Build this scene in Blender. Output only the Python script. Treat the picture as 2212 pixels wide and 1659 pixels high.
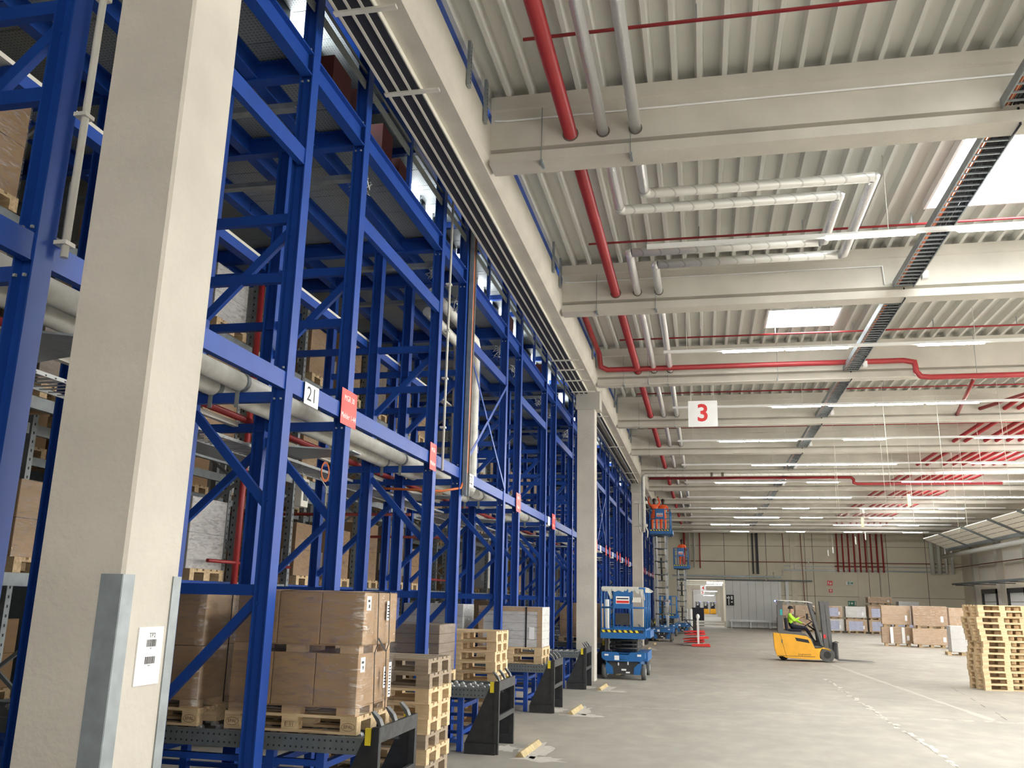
import bpy, math, random
from mathutils import Vector, Matrix
random.seed(7)
R = math.radians
for o in list(bpy.data.objects): bpy.data.objects.remove(o)
SC = bpy.context.scene
COL = SC.collection

# ---------------- camera, world, exposure ----------------
def make_camera():
    yaw, pit, roll, fpx = R(12.31), R(13.75), R(1.311), 1891.5
    cy, sy, cp, sp, cr, sr = math.cos(yaw), math.sin(yaw), math.cos(pit), math.sin(pit), math.cos(roll), math.sin(roll)
    F = Vector((-sy*cp, cy*cp, sp)); R0 = Vector((cy, sy, 0)); U0 = R0.cross(F)
    X = R0*cr + U0*sr; Y = U0*cr - R0*sr; Z = -F
    cam = bpy.data.cameras.new('camera'); co = bpy.data.objects.new('camera', cam); COL.objects.link(co)
    cam.sensor_width = 36; cam.lens = fpx/2212*36; cam.clip_end = 400
    m = Matrix((X, Y, Z)).transposed().to_4x4(); m.translation = Vector((0, 0, 1.92))
    co.matrix_world = m; SC.camera = co
make_camera()
SC.view_settings.view_transform = 'Standard'; SC.view_settings.look = 'None'
SC.view_settings.gamma = 1.0; SC.view_settings.use_curve_mapping = False
SC.view_settings.exposure = 1.62
W = bpy.data.worlds.new('daylight'); SC.world = W; W.use_nodes = True
W.node_tree.nodes['Background'].inputs[0].default_value = (1.0, 0.975, 0.93, 1)
W.node_tree.nodes['Background'].inputs[1].default_value = 2.55
SKY_PANE = 11.0      # emission of the rooflight domes
TUBE = 40.0          # emission of the fluorescent tubes
SC.cycles.use_denoising = True
SC.cycles.max_bounces = 6; SC.cycles.diffuse_bounces = 4; SC.cycles.glossy_bounces = 3
SC.cycles.transparent_max_bounces = 10; SC.cycles.sample_clamp_indirect = 6.0
SC.cycles.caustics_reflective = False; SC.cycles.caustics_refractive = False

# ---------------- materials ----------------
MATS = {}
def nt(m):
    m.use_nodes = True; return m.node_tree.nodes, m.node_tree.links, m.node_tree.nodes['Principled BSDF']
def mat(name, col, rough=0.6, metal=0.0, var=0.08, scale=6.0, bump=0.0, bscale=None, stretch=(1, 1, 1), detail=4, spec=None, col2=None):
    m = bpy.data.materials.new(name); n, l, p = nt(m)
    tc = n.new('ShaderNodeTexCoord'); mp = n.new('ShaderNodeMapping'); mp.inputs['Scale'].default_value = stretch
    l.new(tc.outputs['Object'], mp.inputs[0])
    no = n.new('ShaderNodeTexNoise'); no.inputs['Scale'].default_value = scale; no.inputs['Detail'].default_value = detail
    l.new(mp.outputs[0], no.inputs['Vector'])
    cr = n.new('ShaderNodeValToRGB'); cr.color_ramp.elements[0].position = 0.3; cr.color_ramp.elements[1].position = 0.7
    a = [max(0, c*(1-var)) for c in col]; b = [min(1, c*(1+var)) for c in (col2 or col)]
    cr.color_ramp.elements[0].color = (*a, 1); cr.color_ramp.elements[1].color = (*b, 1)
    l.new(no.outputs['Fac'], cr.inputs[0]); l.new(cr.outputs[0], p.inputs['Base Color'])
    p.inputs['Roughness'].default_value = rough; p.inputs['Metallic'].default_value = metal
    if spec is not None: p.inputs['Specular IOR Level'].default_value = spec
    if bump:
        n2 = n.new('ShaderNodeTexNoise'); n2.inputs['Scale'].default_value = bscale or scale*4; n2.inputs['Detail'].default_value = 3
        l.new(mp.outputs[0], n2.inputs['Vector'])
        bp = n.new('ShaderNodeBump'); bp.inputs['Strength'].default_value = bump; bp.inputs['Distance'].default_value = 0.02
        l.new(n2.outputs['Fac'], bp.inputs['Height']); l.new(bp.outputs[0], p.inputs['Normal'])
    MATS[name] = m; return m
def emat(name, col, s):
    m = bpy.data.materials.new(name); n, l, p = nt(m); n.remove(p)
    e = n.new('ShaderNodeEmission'); e.inputs[0].default_value = (*col, 1); e.inputs[1].default_value = s
    l.new(e.outputs[0], n['Material Output'].inputs[0]); MATS[name] = m; return m
mat('concrete', (0.46, 0.44, 0.39), 0.85, var=0.10, scale=1.3, bump=0.15, bscale=25, detail=6, spec=0.3)
mat('concrete_smooth', (0.54, 0.505, 0.44), 0.85, var=0.11, scale=1.6, bump=0.3, bscale=22, detail=9, spec=0.3)
mat('concrete_beam', (0.56, 0.53, 0.46), 0.88, var=0.10, scale=1.3, bump=0.15, bscale=25, detail=6, spec=0.2)
mat('passage_wall', (0.5, 0.46, 0.38), .9, var=.08, scale=.5)
mat('galv_mid', (0.15, 0.17, 0.175), 0.45, metal=0.35, var=0.15, scale=9)
mat('worn_black', (0.045, 0.048, 0.05), 0.45, metal=0.3, var=0.5, scale=14)
mat('concrete_wall', (0.66, 0.62, 0.50), 0.9, var=0.10, scale=.35, detail=6, spec=0.2)
mat('deck', (0.68, 0.68, 0.63), 0.55, var=0.05, scale=2.0, stretch=(1, .1, 1), spec=0.4)
mat('blue', (0.012, 0.060, 0.31), 0.42, var=0.08, scale=5, spec=0.35)
mat('galv', (0.27, 0.30, 0.31), 0.45, metal=0.35, var=0.15, scale=9)
mat('galv_dark', (0.085, 0.10, 0.105), 0.5, metal=0.3, var=0.18, scale=9)
mat('steel_light', (0.55, 0.57, 0.57), 0.4, metal=0.5, var=0.1, scale=7)
mat('red', (0.36, 0.032, 0.036), 0.35, var=0.08, scale=3)
mat('dark_red', (0.22, 0.03, 0.025), 0.5, var=0.12, scale=3)
mat('rust_red', (0.13, 0.022, 0.016), 0.6, var=0.12, scale=3)
mat('pipe_cover', (0.66, 0.64, 0.565), 0.42, var=0.10, scale=5, col2=(0.74, 0.73, 0.68))
mat('white', (0.80, 0.80, 0.78), 0.5, var=0.03, scale=5)
mat('offwhite', (0.66, 0.64, 0.56), 0.5, var=0.05, scale=5)
mat('black_steel', (0.022, 0.024, 0.026), 0.45, var=0.3, scale=12)
mat('worn_steel', (0.14, 0.15, 0.155), 0.42, metal=0.5, var=0.25, scale=16)
mat('tray_black', (0.016, 0.018, 0.024), 0.6, var=0.1)
mat('wood', (0.60, 0.43, 0.24), 0.75, var=0.22, scale=5, stretch=(.6, 6, 6), col2=(0.66, 0.50, 0.30))
mat('wood_grey', (0.30, 0.235, 0.165), 0.8, var=0.28, scale=6, stretch=(.6, 6, 6))
mat('cardboard', (0.37, 0.235, 0.125), 0.8, var=0.07, scale=3, stretch=(1, 1, 4))
mat('cardboard_light', (0.47, 0.32, 0.19), 0.8, var=0.07, scale=3, stretch=(1, 1, 4))
mat('cardboard_grey', (0.24, 0.19, 0.145), 0.8, var=0.1, scale=3, stretch=(1, 1, 8))
mat('carton_white', (0.62, 0.61, 0.59), 0.7, var=0.05, scale=3)
mat('carton_blue', (0.42, 0.45, 0.62), 0.7, var=0.12, scale=5)
mat('paper', (0.85, 0.85, 0.84), 0.6, var=0.02)
mat('ink', (0.015, 0.015, 0.018), 0.6, var=0.0)
mat('stamp', (0.10, 0.055, 0.03), 0.8, var=0.0)
mat('sign_red', (0.72, 0.035, 0.03), 0.4, var=0.04)
mat('number_red', (0.62, 0.03, 0.03), 0.5, var=0.02)
mat('sign_green', (0.01, 0.20, 0.12), 0.5, var=0.02)
mat('lift_blue', (0.012, 0.115, 0.33), 0.4, var=0.08, scale=5)
mat('rubber', (0.10, 0.10, 0.095), 0.85, var=0.2, scale=8)
mat('rubber_dark', (0.03, 0.03, 0.03), 0.8, var=0.2, scale=8)
mat('truck_yellow', (0.85, 0.42, 0.022), 0.35, var=0.07, scale=3)
mat('truck_grey', (0.115, 0.115, 0.115), 0.5, var=0.08, scale=4)
mat('safety_yellow', (0.75, 0.60, 0.03), 0.5, var=0.12, scale=8)
mat('wedge_yellow', (0.40, 0.31, 0.155), 0.75, var=0.25, scale=14)
mat('hivis', (0.50, 0.92, 0.04), 0.6, var=0.12, scale=9)
mat('hivis_orange', (0.95, 0.13, 0.03), 0.6, var=0.10, scale=9)
mat('navy_cloth', (0.012, 0.014, 0.028), 0.8, var=0.2, scale=9)
mat('skin', (0.62, 0.36, 0.25), 0.55, var=0.05)
mat('skin_dark', (0.045, 0.025, 0.018), 0.5, var=0.05)
mat('hair', (0.018, 0.013, 0.011), 0.7, var=0.2)
mat('copper', (0.55, 0.18, 0.07), 0.4, var=0.1)
mat('cable_orange', (0.62, 0.16, 0.04), 0.5, var=0.1)
mat('floor_track', (0.37, 0.34, 0.295), .7, var=.06, scale=6)
mat('door_grey', (0.70, 0.72, 0.71), 0.5, var=0.05, scale=1.2)
mat('seam', (0.14, 0.125, 0.10), 0.9, var=0.1)
mat('dust', (0.50, 0.465, 0.405), 0.95, var=0.12, scale=14)
mat('duct_white', (0.55, 0.55, 0.50), 0.4, var=0.05)
mat('tag_yellow', (0.55, 0.56, 0.30), 0.6, var=0.05)
mat('teal', (0.02, 0.40, 0.38), 0.5, var=0.0)
mat('bulk_dark', (0.035, 0.035, 0.037), 0.8, var=0.2)
emat('sky_pane', (0.93, 0.97, 1.0), SKY_PANE)
emat('tube', (1.0, 0.97, 0.90), TUBE)
emat('far_window', (0.95, 0.97, 1.0), 4.5)
emat('passage_fill_glow', (0.98, 0.98, 1.0), .9)  # glow of the panels added above the passage, no rooflight known there
emat('blue_led', (0.05, 0.08, 1.0), 12.0)

def make_floor_mat():
    m = bpy.data.materials.new('floor_concrete'); n, l, p = nt(m)
    tc = n.new('ShaderNodeTexCoord')
    def noise(sc, st, det=5):
        mp = n.new('ShaderNodeMapping'); mp.inputs['Scale'].default_value = st; l.new(tc.outputs['Object'], mp.inputs[0])
        x = n.new('ShaderNodeTexNoise'); x.inputs['Scale'].default_value = sc; x.inputs['Detail'].default_value = det
        l.new(mp.outputs[0], x.inputs['Vector']); return x
    a = noise(.3, (1, 1, 1), 6); b = noise(.75, (1.2, .9, 1), 8); c = noise(2.6, (1.2, .8, 1), 8)
    r1 = n.new('ShaderNodeValToRGB'); e = r1.color_ramp.elements
    e[0].position = .3; e[0].color = (.30, .272, .23, 1); e[1].position = .7; e[1].color = (.355, .325, .275, 1)
    l.new(a.outputs['Fac'], r1.inputs[0])
    r2 = n.new('ShaderNodeValToRGB'); e = r2.color_ramp.elements
    e[0].position = .35; e[0].color = (.88, .895, .90, 1); e[1].position = .72; e[1].color = (1.09, 1.08, 1.07, 1)
    l.new(b.outputs['Fac'], r2.inputs[0])
    r3 = n.new('ShaderNodeValToRGB'); e = r3.color_ramp.elements
    e[0].position = .42; e[0].color = (.95, .95, .955, 1); e[1].position = .68; e[1].color = (1.08, 1.08, 1.075, 1)
    l.new(c.outputs['Fac'], r3.inputs[0])
    m1 = n.new('ShaderNodeMix'); m1.data_type = 'RGBA'; m1.blend_type = 'MULTIPLY'; m1.inputs[0].default_value = 1
    l.new(r1.outputs[0], m1.inputs[6]); l.new(r2.outputs[0], m1.inputs[7])
    m2 = n.new('ShaderNodeMix'); m2.data_type = 'RGBA'; m2.blend_type = 'MULTIPLY'; m2.inputs[0].default_value = 1
    l.new(m1.outputs[2], m2.inputs[6]); l.new(r3.outputs[0], m2.inputs[7]); l.new(m2.outputs[2], p.inputs['Base Color'])
    p.inputs['Roughness'].default_value = .52; p.inputs['Specular IOR Level'].default_value = .22
    rr = n.new('ShaderNodeMapRange'); rr.inputs[3].default_value = .62; rr.inputs[4].default_value = .8
    l.new(b.outputs['Fac'], rr.inputs[0]); l.new(rr.outputs[0], p.inputs['Roughness'])
    MATS['floor'] = m
make_floor_mat()
def make_foil():
    m = bpy.data.materials.new('foil'); n, l, p = nt(m)
    tc = n.new('ShaderNodeTexCoord'); no = n.new('ShaderNodeTexNoise'); no.inputs['Scale'].default_value = 18; no.inputs['Detail'].default_value = 4
    l.new(tc.outputs['Object'], no.inputs['Vector'])
    wv = n.new('ShaderNodeTexWave'); wv.bands_direction = 'DIAGONAL'; wv.inputs['Scale'].default_value = 2.2; wv.inputs['Distortion'].default_value = 1.0
    wv.wave_profile = 'SAW'; l.new(tc.outputs['Object'], wv.inputs['Vector'])
    ad = n.new('ShaderNodeMath'); ad.operation = 'MULTIPLY_ADD'; ad.inputs[1].default_value = .6
    l.new(wv.outputs['Fac'], ad.inputs[0]); l.new(no.outputs['Fac'], ad.inputs[2])
    bp = n.new('ShaderNodeBump'); bp.inputs['Strength'].default_value = .55; bp.inputs['Distance'].default_value = .02
    l.new(ad.outputs[0], bp.inputs['Height']); l.new(bp.outputs[0], p.inputs['Normal'])
    p.inputs['Base Color'].default_value = (.88, .88, .88, 1); p.inputs['Metallic'].default_value = .7; p.inputs['Roughness'].default_value = .28
    MATS['foil'] = m
make_foil()
def make_foil_white():
    m = bpy.data.materials.new('foil_white'); n, l, p = nt(m)
    tc = n.new('ShaderNodeTexCoord')
    wv = n.new('ShaderNodeTexWave'); wv.bands_direction = 'DIAGONAL'; wv.inputs['Scale'].default_value = 2.2; wv.wave_profile = 'SAW'; wv.inputs['Distortion'].default_value = 1.5
    l.new(tc.outputs['Object'], wv.inputs['Vector'])
    cr = n.new('ShaderNodeValToRGB'); e = cr.color_ramp.elements; e[0].position = .0; e[0].color = (.36, .35, .32, 1); e[1].position = .12; e[1].color = (.66, .65, .60, 1)
    l.new(wv.outputs['Fac'], cr.inputs[0]); l.new(cr.outputs[0], p.inputs['Base Color'])
    bp = n.new('ShaderNodeBump'); bp.inputs['Strength'].default_value = .4; bp.inputs['Distance'].default_value = .02
    l.new(wv.outputs['Fac'], bp.inputs['Height']); l.new(bp.outputs[0], p.inputs['Normal'])
    p.inputs['Metallic'].default_value = .2; p.inputs['Roughness'].default_value = .4
    MATS['foil_white'] = m
make_foil_white()
def make_perf():
    m = bpy.data.materials.new('perforated'); n, l, p = nt(m)
    tc = n.new('ShaderNodeTexCoord'); vo = n.new('ShaderNodeTexVoronoi'); vo.inputs['Scale'].default_value = 26; vo.inputs['Randomness'].default_value = .15
    l.new(tc.outputs['Object'], vo.inputs['Vector'])
    cr = n.new('ShaderNodeValToRGB'); e = cr.color_ramp.elements; e[0].position = .18; e[0].color = (.19, .215, .21, 1); e[1].position = .34; e[1].color = (.40, .44, .43, 1)
    l.new(vo.outputs['Distance'], cr.inputs[0]); l.new(cr.outputs[0], p.inputs['Base Color'])
    p.inputs['Metallic'].default_value = .2; p.inputs['Roughness'].default_value = .5
    MATS['perforated'] = m
make_perf()
def make_film():
    m = bpy.data.materials.new('film'); n, l, p = nt(m)
    tr = n.new('ShaderNodeBsdfTransparent'); gl = n.new('ShaderNodeBsdfGlossy'); gl.inputs['Roughness'].default_value = .12
    tc = n.new('ShaderNodeTexCoord'); mp = n.new('ShaderNodeMapping'); mp.inputs['Scale'].default_value = (2, 2, 9)
    mp.inputs['Rotation'].default_value = (.35, .2, 0)
    no = n.new('ShaderNodeTexNoise'); no.inputs['Scale'].default_value = 3.2; no.inputs['Detail'].default_value = 6; no.inputs['Distortion'].default_value = 1.2
    l.new(tc.outputs['Object'], mp.inputs[0]); l.new(mp.outputs[0], no.inputs['Vector'])
    bp = n.new('ShaderNodeBump'); bp.inputs['Strength'].default_value = .6; bp.inputs['Distance'].default_value = .04
    l.new(no.outputs['Fac'], bp.inputs['Height']); l.new(bp.outputs[0], gl.inputs['Normal'])
    cr = n.new('ShaderNodeMapRange'); cr.inputs[1].default_value = .45; cr.inputs[2].default_value = .75; cr.inputs[3].default_value = .05; cr.inputs[4].default_value = .42
    l.new(no.outputs['Fac'], cr.inputs[0])
    mx = n.new('ShaderNodeMixShader'); l.new(cr.outputs[0], mx.inputs[0]); l.new(tr.outputs[0], mx.inputs[1]); l.new(gl.outputs[0], mx.inputs[2])
    l.new(mx.outputs[0], n['Material Output'].inputs[0]); n.remove(p)
    MATS['film'] = m
make_film()

# ---------------- mesh helpers ----------------
class MB:
    def __init__(s): s.v = []; s.f = []; s.mi = []; s.sm = []
    def add(s, vs, fs, mi=0, sm=False):
        b = len(s.v); s.v += [tuple(v) for v in vs]; s.f += [[b+i for i in f] for f in fs]; s.mi += [mi]*len(fs); s.sm += [sm]*len(fs); return s
    def box(s, x0, y0, z0, x1, y1, z1, mi=0):
        if x0 > x1: x0, x1 = x1, x0
        if y0 > y1: y0, y1 = y1, y0
        if z0 > z1: z0, z1 = z1, z0
        v = [(x0,y0,z0),(x1,y0,z0),(x1,y1,z0),(x0,y1,z0),(x0,y0,z1),(x1,y0,z1),(x1,y1,z1),(x0,y1,z1)]
        return s.add(v, [(0,3,2,1),(4,5,6,7),(0,1,5,4),(1,2,6,5),(2,3,7,6),(3,0,4,7)], mi)
    def bar(s, p, q, w, h, up=(0, 0, 1), mi=0):
        p, q = Vector(p), Vector(q); d = (q-p).normalized(); u = Vector(up)
        if abs(d.dot(u)) > .99: u = Vector((1, 0, 0))
        a = d.cross(u).normalized(); b = a.cross(d).normalized()
        v = []
        for c in (p, q):
            for i, j in ((-1,-1),(1,-1),(1,1),(-1,1)): v.append(c + a*(i*w/2) + b*(j*h/2))
        return s.add(v, [(0,1,2,3),(7,6,5,4),(0,4,5,1),(1,5,6,2),(2,6,7,3),(3,7,4,0)], mi)
    def prism(s, poly, axis, a0, a1, mi=0):
        n = len(poly)
        def P(t, c):
            return (c, t[0], t[1]) if axis == 'x' else (t[0], c, t[1]) if axis == 'y' else (t[0], t[1], c)
        v = [P(t, a0) for t in poly] + [P(t, a1) for t in poly]
        f = [tuple(range(n-1, -1, -1)), tuple(range(n, 2*n))] + [(i, (i+1) % n, n+(i+1) % n, n+i) for i in range(n)]
        return s.add(v, f, mi)
    def tube(s, pts, r, n=10, mi=0, caps=True):
        pts = [Vector(p) for p in pts]; rings = []; N = None
        for i, p in enumerate(pts):
            d0 = (p-pts[i-1]).normalized() if i else None; d1 = (pts[i+1]-p).normalized() if i < len(pts)-1 else None
            t = (d0 or d1) if not (d0 and d1) else (d0+d1).normalized()
            if N is None:
                N = t.cross(Vector((0, 0, 1)))
                if N.length < .1: N = t.cross(Vector((1, 0, 0)))
            N = (N - t*N.dot(t)).normalized(); B = t.cross(N)
            k = 1.0
            if d0 and d1: k = 1/max(.5, math.sqrt((1+d0.dot(d1))/2))
            rr = r[i] if isinstance(r, (list, tuple)) else r
            ring = []
            for j in range(n):
                a = 2*math.pi*j/n; o = N*math.cos(a)*rr + B*math.sin(a)*rr
                if k > 1.001:
                    bd = (d1-d0).normalized(); o = o + bd*(o.dot(bd))*(k-1)
                ring.append(p+o)
            rings.append(ring)
        v = [x for q in rings for x in q]; f = []
        for i in range(len(rings)-1):
            for j in range(n): f.append((i*n+j, i*n+(j+1) % n, (i+1)*n+(j+1) % n, (i+1)*n+j))
        s.add(v, f, mi, True)
        if caps: 
            b = len(s.v)-len(v)
            s.f.append([b+j for j in range(n-1, -1, -1)]); s.mi.append(mi); s.sm.append(False)
            s.f.append([b+(len(rings)-1)*n+j for j in range(n)]); s.mi.append(mi); s.sm.append(False)
        return s
    def ell(s, c, rx, ry, rz, nu=12, nv=8, mi=0, z0=-1.0):
        v = []; f = []
        for i in range(nv+1):
            ph = math.asin(max(-1, min(1, z0 + (1-z0)*i/nv)))
            for j in range(nu):
                a = 2*math.pi*j/nu; v.append((c[0]+rx*math.cos(ph)*math.cos(a), c[1]+ry*math.cos(ph)*math.sin(a), c[2]+rz*math.sin(ph)))
        for i in range(nv):
            for j in range(nu): f.append((i*nu+j, i*nu+(j+1) % nu, (i+1)*nu+(j+1) % nu, (i+1)*nu+j))
        return s.add(v, f, mi, True)
def wo(o):
    t = Vector((0, 0, 0))
    while o is not None: t += o.location; o = o.parent
    return t
def build(mb, name, mats, parent=None, local=False, bevel=0, at=None):
    if not isinstance(mats, (list, tuple)): mats = [mats]
    off = Vector((0, 0, 0)); vs = mb.v
    if parent is not None:
        if not local: off = wo(parent)
    elif at is not None: off = Vector(at)
    else:
        xs = [v[0] for v in vs]; ys = [v[1] for v in vs]; zs = [v[2] for v in vs]
        off = Vector(((min(xs)+max(xs))/2, (min(ys)+max(ys))/2, min(zs)))
    me = bpy.data.meshes.new(name)
    me.from_pydata([(v[0]-off[0], v[1]-off[1], v[2]-off[2]) for v in vs], [], mb.f)
    for k in mats: me.materials.append(MATS[k])
    me.polygons.foreach_set('material_index', mb.mi); me.polygons.foreach_set('use_smooth', mb.sm)
    me.update()
    o = bpy.data.objects.new(name, me); COL.objects.link(o)
    if parent is not None: o.parent = parent
    else: o.location = off
    if bevel:
        b = o.modifiers.new('bevel', 'BEVEL'); b.width = bevel; b.segments = 2; b.limit_method = 'ANGLE'
    return o
BADL = []
def tag(o, label=None, cat=None, group=None, kind=None):
    if label and not 4 <= len(label.split()) <= 16: BADL.append(label)
    if label: o['label'] = label
    if cat: o['category'] = cat
    if group: o['group'] = group
    if kind: o['kind'] = kind
    return o
def thing(name, label, cat, loc, group=None, rz=0):
    o = bpy.data.objects.new(name, None); o.empty_display_size = .1; COL.objects.link(o); o.location = loc; o.rotation_euler[2] = rz
    return tag(o, label, cat, group)
def solo(mb, name, mats, label, cat, group=None, bevel=0): return tag(build(mb, name, mats, bevel=bevel), label, cat, group)
def struct(mb, name, mats, bevel=0, at=None): return tag(build(mb, name, mats, bevel=bevel, at=at), kind='structure')
def box(*a): return MB().box(*a)
KIDS = {}
def copy_tree(o, parent=None, label=None, loc=None, rz=None):
    c = o.copy(); COL.objects.link(c); c.parent = parent
    for ch in [k for k in bpy.data.objects if k.parent == o] if o.name not in KIDS else [bpy.data.objects[n] for n in KIDS[o.name]]:
        copy_tree(ch, c)
    if label:
        c['label'] = label
        if not 4 <= len(label.split()) <= 16: BADL.append(label)
    if loc is not None: c.location = loc
    if rz is not None: c.rotation_euler[2] = rz
    return c
def kids(o):
    KIDS[o.name] = [k.name for k in bpy.data.objects if k.parent == o]
    for k in KIDS[o.name]: KIDS[k] = [x.name for x in bpy.data.objects if x.parent == bpy.data.objects[k]]
ORD = 'first second third fourth fifth sixth seventh eighth ninth tenth eleventh twelfth thirteenth fourteenth fifteenth sixteenth seventeenth eighteenth nineteenth twentieth'.split()
def text(s, size, loc, dx, up, matn, name, parent=None, local=False, ext=0.001, label=None, sx=1.0, align='CENTER', bold=0.0):
    cu = bpy.data.curves.new('t', 'FONT'); cu.body = s; cu.size = size; cu.align_x = align; cu.align_y = 'CENTER'; cu.extrude = ext; cu.resolution_u = 3; cu.offset = size*bold
    ob = bpy.data.objects.new('t', cu); COL.objects.link(ob)
    dg = bpy.context.evaluated_depsgraph_get(); me = bpy.data.meshes.new_from_object(ob.evaluated_get(dg))
    bpy.data.objects.remove(ob); bpy.data.curves.remove(cu)
    dx = Vector(dx).normalized(); up = Vector(up).normalized(); nz = dx.cross(up)
    m = Matrix((dx, up, nz)).transposed().to_4x4(); 
    me.transform(m @ Matrix.Diagonal((sx, 1, 1, 1)))
    me.materials.clear(); me.materials.append(MATS[matn])
    o = bpy.data.objects.new(name, me); COL.objects.link(o)
    if parent is not None:
        o.parent = parent; o.location = Vector(loc) - (Vector((0, 0, 0)) if local else wo(parent))
    else: o.location = loc
    return o
def hpoly(cx, cy, dx, wy, tf=.012, tw=.010):
    # H section seen from above: flanges face +-X, width wy along Y, depth dx along X
    x0, x1, y0, y1 = cx-dx/2, cx+dx/2, cy-wy/2, cy+wy/2; a, b = cy-tw/2, cy+tw/2
    return [(x0,y0),(x0+tf,y0),(x0+tf,a),(x1-tf,a),(x1-tf,y0),(x1,y0),(x1,y1),(x1-tf,y1),(x1-tf,b),(x0+tf,b),(x0+tf,y1),(x0,y1)]
# ---------------- hall shell ----------------
BEAMS = [4.3, 10.14, 16.1, 22.0, 27.55, 33.0, 38.5, 44.1, 50.0, 55.2, 61.1, 66.9, 71.0]   # far edge of each beam's flange
XR = 19.9; YF = 76.0; ZB = 7.25; ZD = 8.2
struct(box(-16, -8, -.12, 24, YF, 0), 'floor', 'floor', at=(0, 0, 0))
struct(box(-3.2, YF, -.12, 3.2, 200, 0), 'floor', 'floor', at=(0, 0, 0))
SKYL = [(3.7, 6.7, 5.2, 7.6), (3.7, 6.7, 11.0, 14.15), (1.6, 3.1, 19.1, 20.35), (10.4, 13.4, 11.6, 13.6), (10.4, 13.4, 17.6, 19.6), (10.4, 13.4, 23.4, 25.4)]
SKYL += [(10.4, 13.4, y-1.0, y+1.0) for y in (30.2, 35.7, 41.2, 47.0, 52.6, 58.2, 64.0)]
def deck():
    mb = MB(); p = .3; k = 0; x = -2.6
    while x < XR-.01:
        cut = sorted((a, b) for (x0, x1, a, b) in SKYL if x+p/2 > x0 and x+p/2 < x1)
        y = -8.0; segs = []
        for a, b in cut: segs.append((y, a)); y = b
        segs.append((y, YF))
        prof = [(x, ZD), (x+.055, ZD), (x+.085, ZD+.13), (x+.27, ZD+.13), (x+p, ZD)]
        for a, b in segs:
            v = [(q[0], a, q[1]) for q in prof] + [(q[0], b, q[1]) for q in prof]
            mb.add(v, [(i, i+1, 6+i, 5+i) for i in range(4)])
        x += p
    return mb
struct(deck(), 'ceiling', 'deck', at=(0, 0, 0))
for i, (x0, x1, y0, y1) in enumerate(SKYL):
    mb = MB(); t = .04; zt = 8.75
    mb.box(x0-t, y0-t, ZD-.01, x0, y1+t, zt); mb.box(x1, y0-t, ZD-.01, x1+t, y1+t, zt); mb.box(x0, y0-t, ZD-.01, x1, y0, zt); mb.box(x0, y1, ZD-.01, x1, y1+t, zt)
    w = struct(mb, 'window_%d' % (i+1), 'white')
    build(box(x0-t, y0-t, zt, x1+t, y1+t, zt+.03), 'pane', 'sky_pane', w)
# far wall with the passage, right wall, closed back of the high bay
mb = MB(); T = .25
mb.box(-16, YF, 0, -1.62, YF+T, 12.5); mb.box(1.75, YF, 0, XR+T, YF+T, 8.9); mb.box(-1.62, YF, 3.78, 1.75, YF+T, 8.9)
struct(mb, 'wall_far', 'concrete_wall')
mb = MB()
mb.box(XR, 54, 0, XR+T, YF, 8.9); mb.box(XR, -8, 0, XR+T, 2.8, 8.9); mb.box(XR, 2.8, 8.2, XR+T, 30, 8.9); mb.box(XR, 30, 3.6, XR+T, 54, 8.9)  # unseen stretch left open, openings shaped to admit daylight from the side
for y in range(8, 54, 6): mb.box(XR, y, 0, XR+T, y+.5, 8.2)
struct(mb, 'wall_right', 'concrete_wall')
struct(box(-14.6, -3, 0, -14.35, YF, 12.5), 'wall_left', 'galv_dark')  # unseen side of the high bay, put in to keep the rack dark
struct(box(-14.4, -3, 12.4, -2.6, YF, 12.6), 'ceiling', 'galv_dark')  # unseen high bay roof, shuts skylight out of the rack
struct(box(-2.68, -8, 8.335, -2.605, YF, 12.4), 'wall_upper', 'concrete_wall')  # unseen wall added over the deck edge to block stray sky light
struct(box(-14.4, -3.2, 0, -3.9, -3, 12.5), 'wall_back', 'galv_dark')  # unseen end wall, also there to hold light off the rack interior
mb = MB(); mb.box(-3.9, -8.2, 0, 3.0, -8, 8.9); mb.box(3.0, -8.2, 4.6, 24, -8, 8.9); mb.box(11, -8.2, 0, 24, -8, 4.6)  # unseen wall against light from behind, opening added for fill light
struct(mb, 'wall_back', 'concrete_wall')
mb = MB()
for z in (2.62, 5.28, 6.55): mb.box(1.75 if z < 3.8 else -1.6, YF-.012, z, XR, YF, z+.03)
for x in (7.3, 8.15, 8.75, 12.95, 13.75, 14.4, 17.3): mb.box(x, YF-.012, 0, x+.04, YF, 8.2)
for x in (1.75, 3.7, 5.1): mb.box(x, YF-.012, 3.9, x+.04, YF, 8.2)
struct(mb, 'trim_1', 'seam')
mb = MB()
for x in (7.0, 12.1, 13.85): mb.box(x, YF-.09, 0, x+.42, YF-.012, 8.2)
struct(mb, 'trim_2', 'concrete_wall')
mb = MB(); mb.box(6.5, YF-.1, 4.62, 18.9, YF, 4.72); mb.box(-2.5, YF-.16, 4.02, 6.2, YF, 4.16)
mb.box(6.5, YF-.06, 4.95, 18.9, YF, 5.02)
struct(mb, 'trim_3', 'galv')
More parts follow.
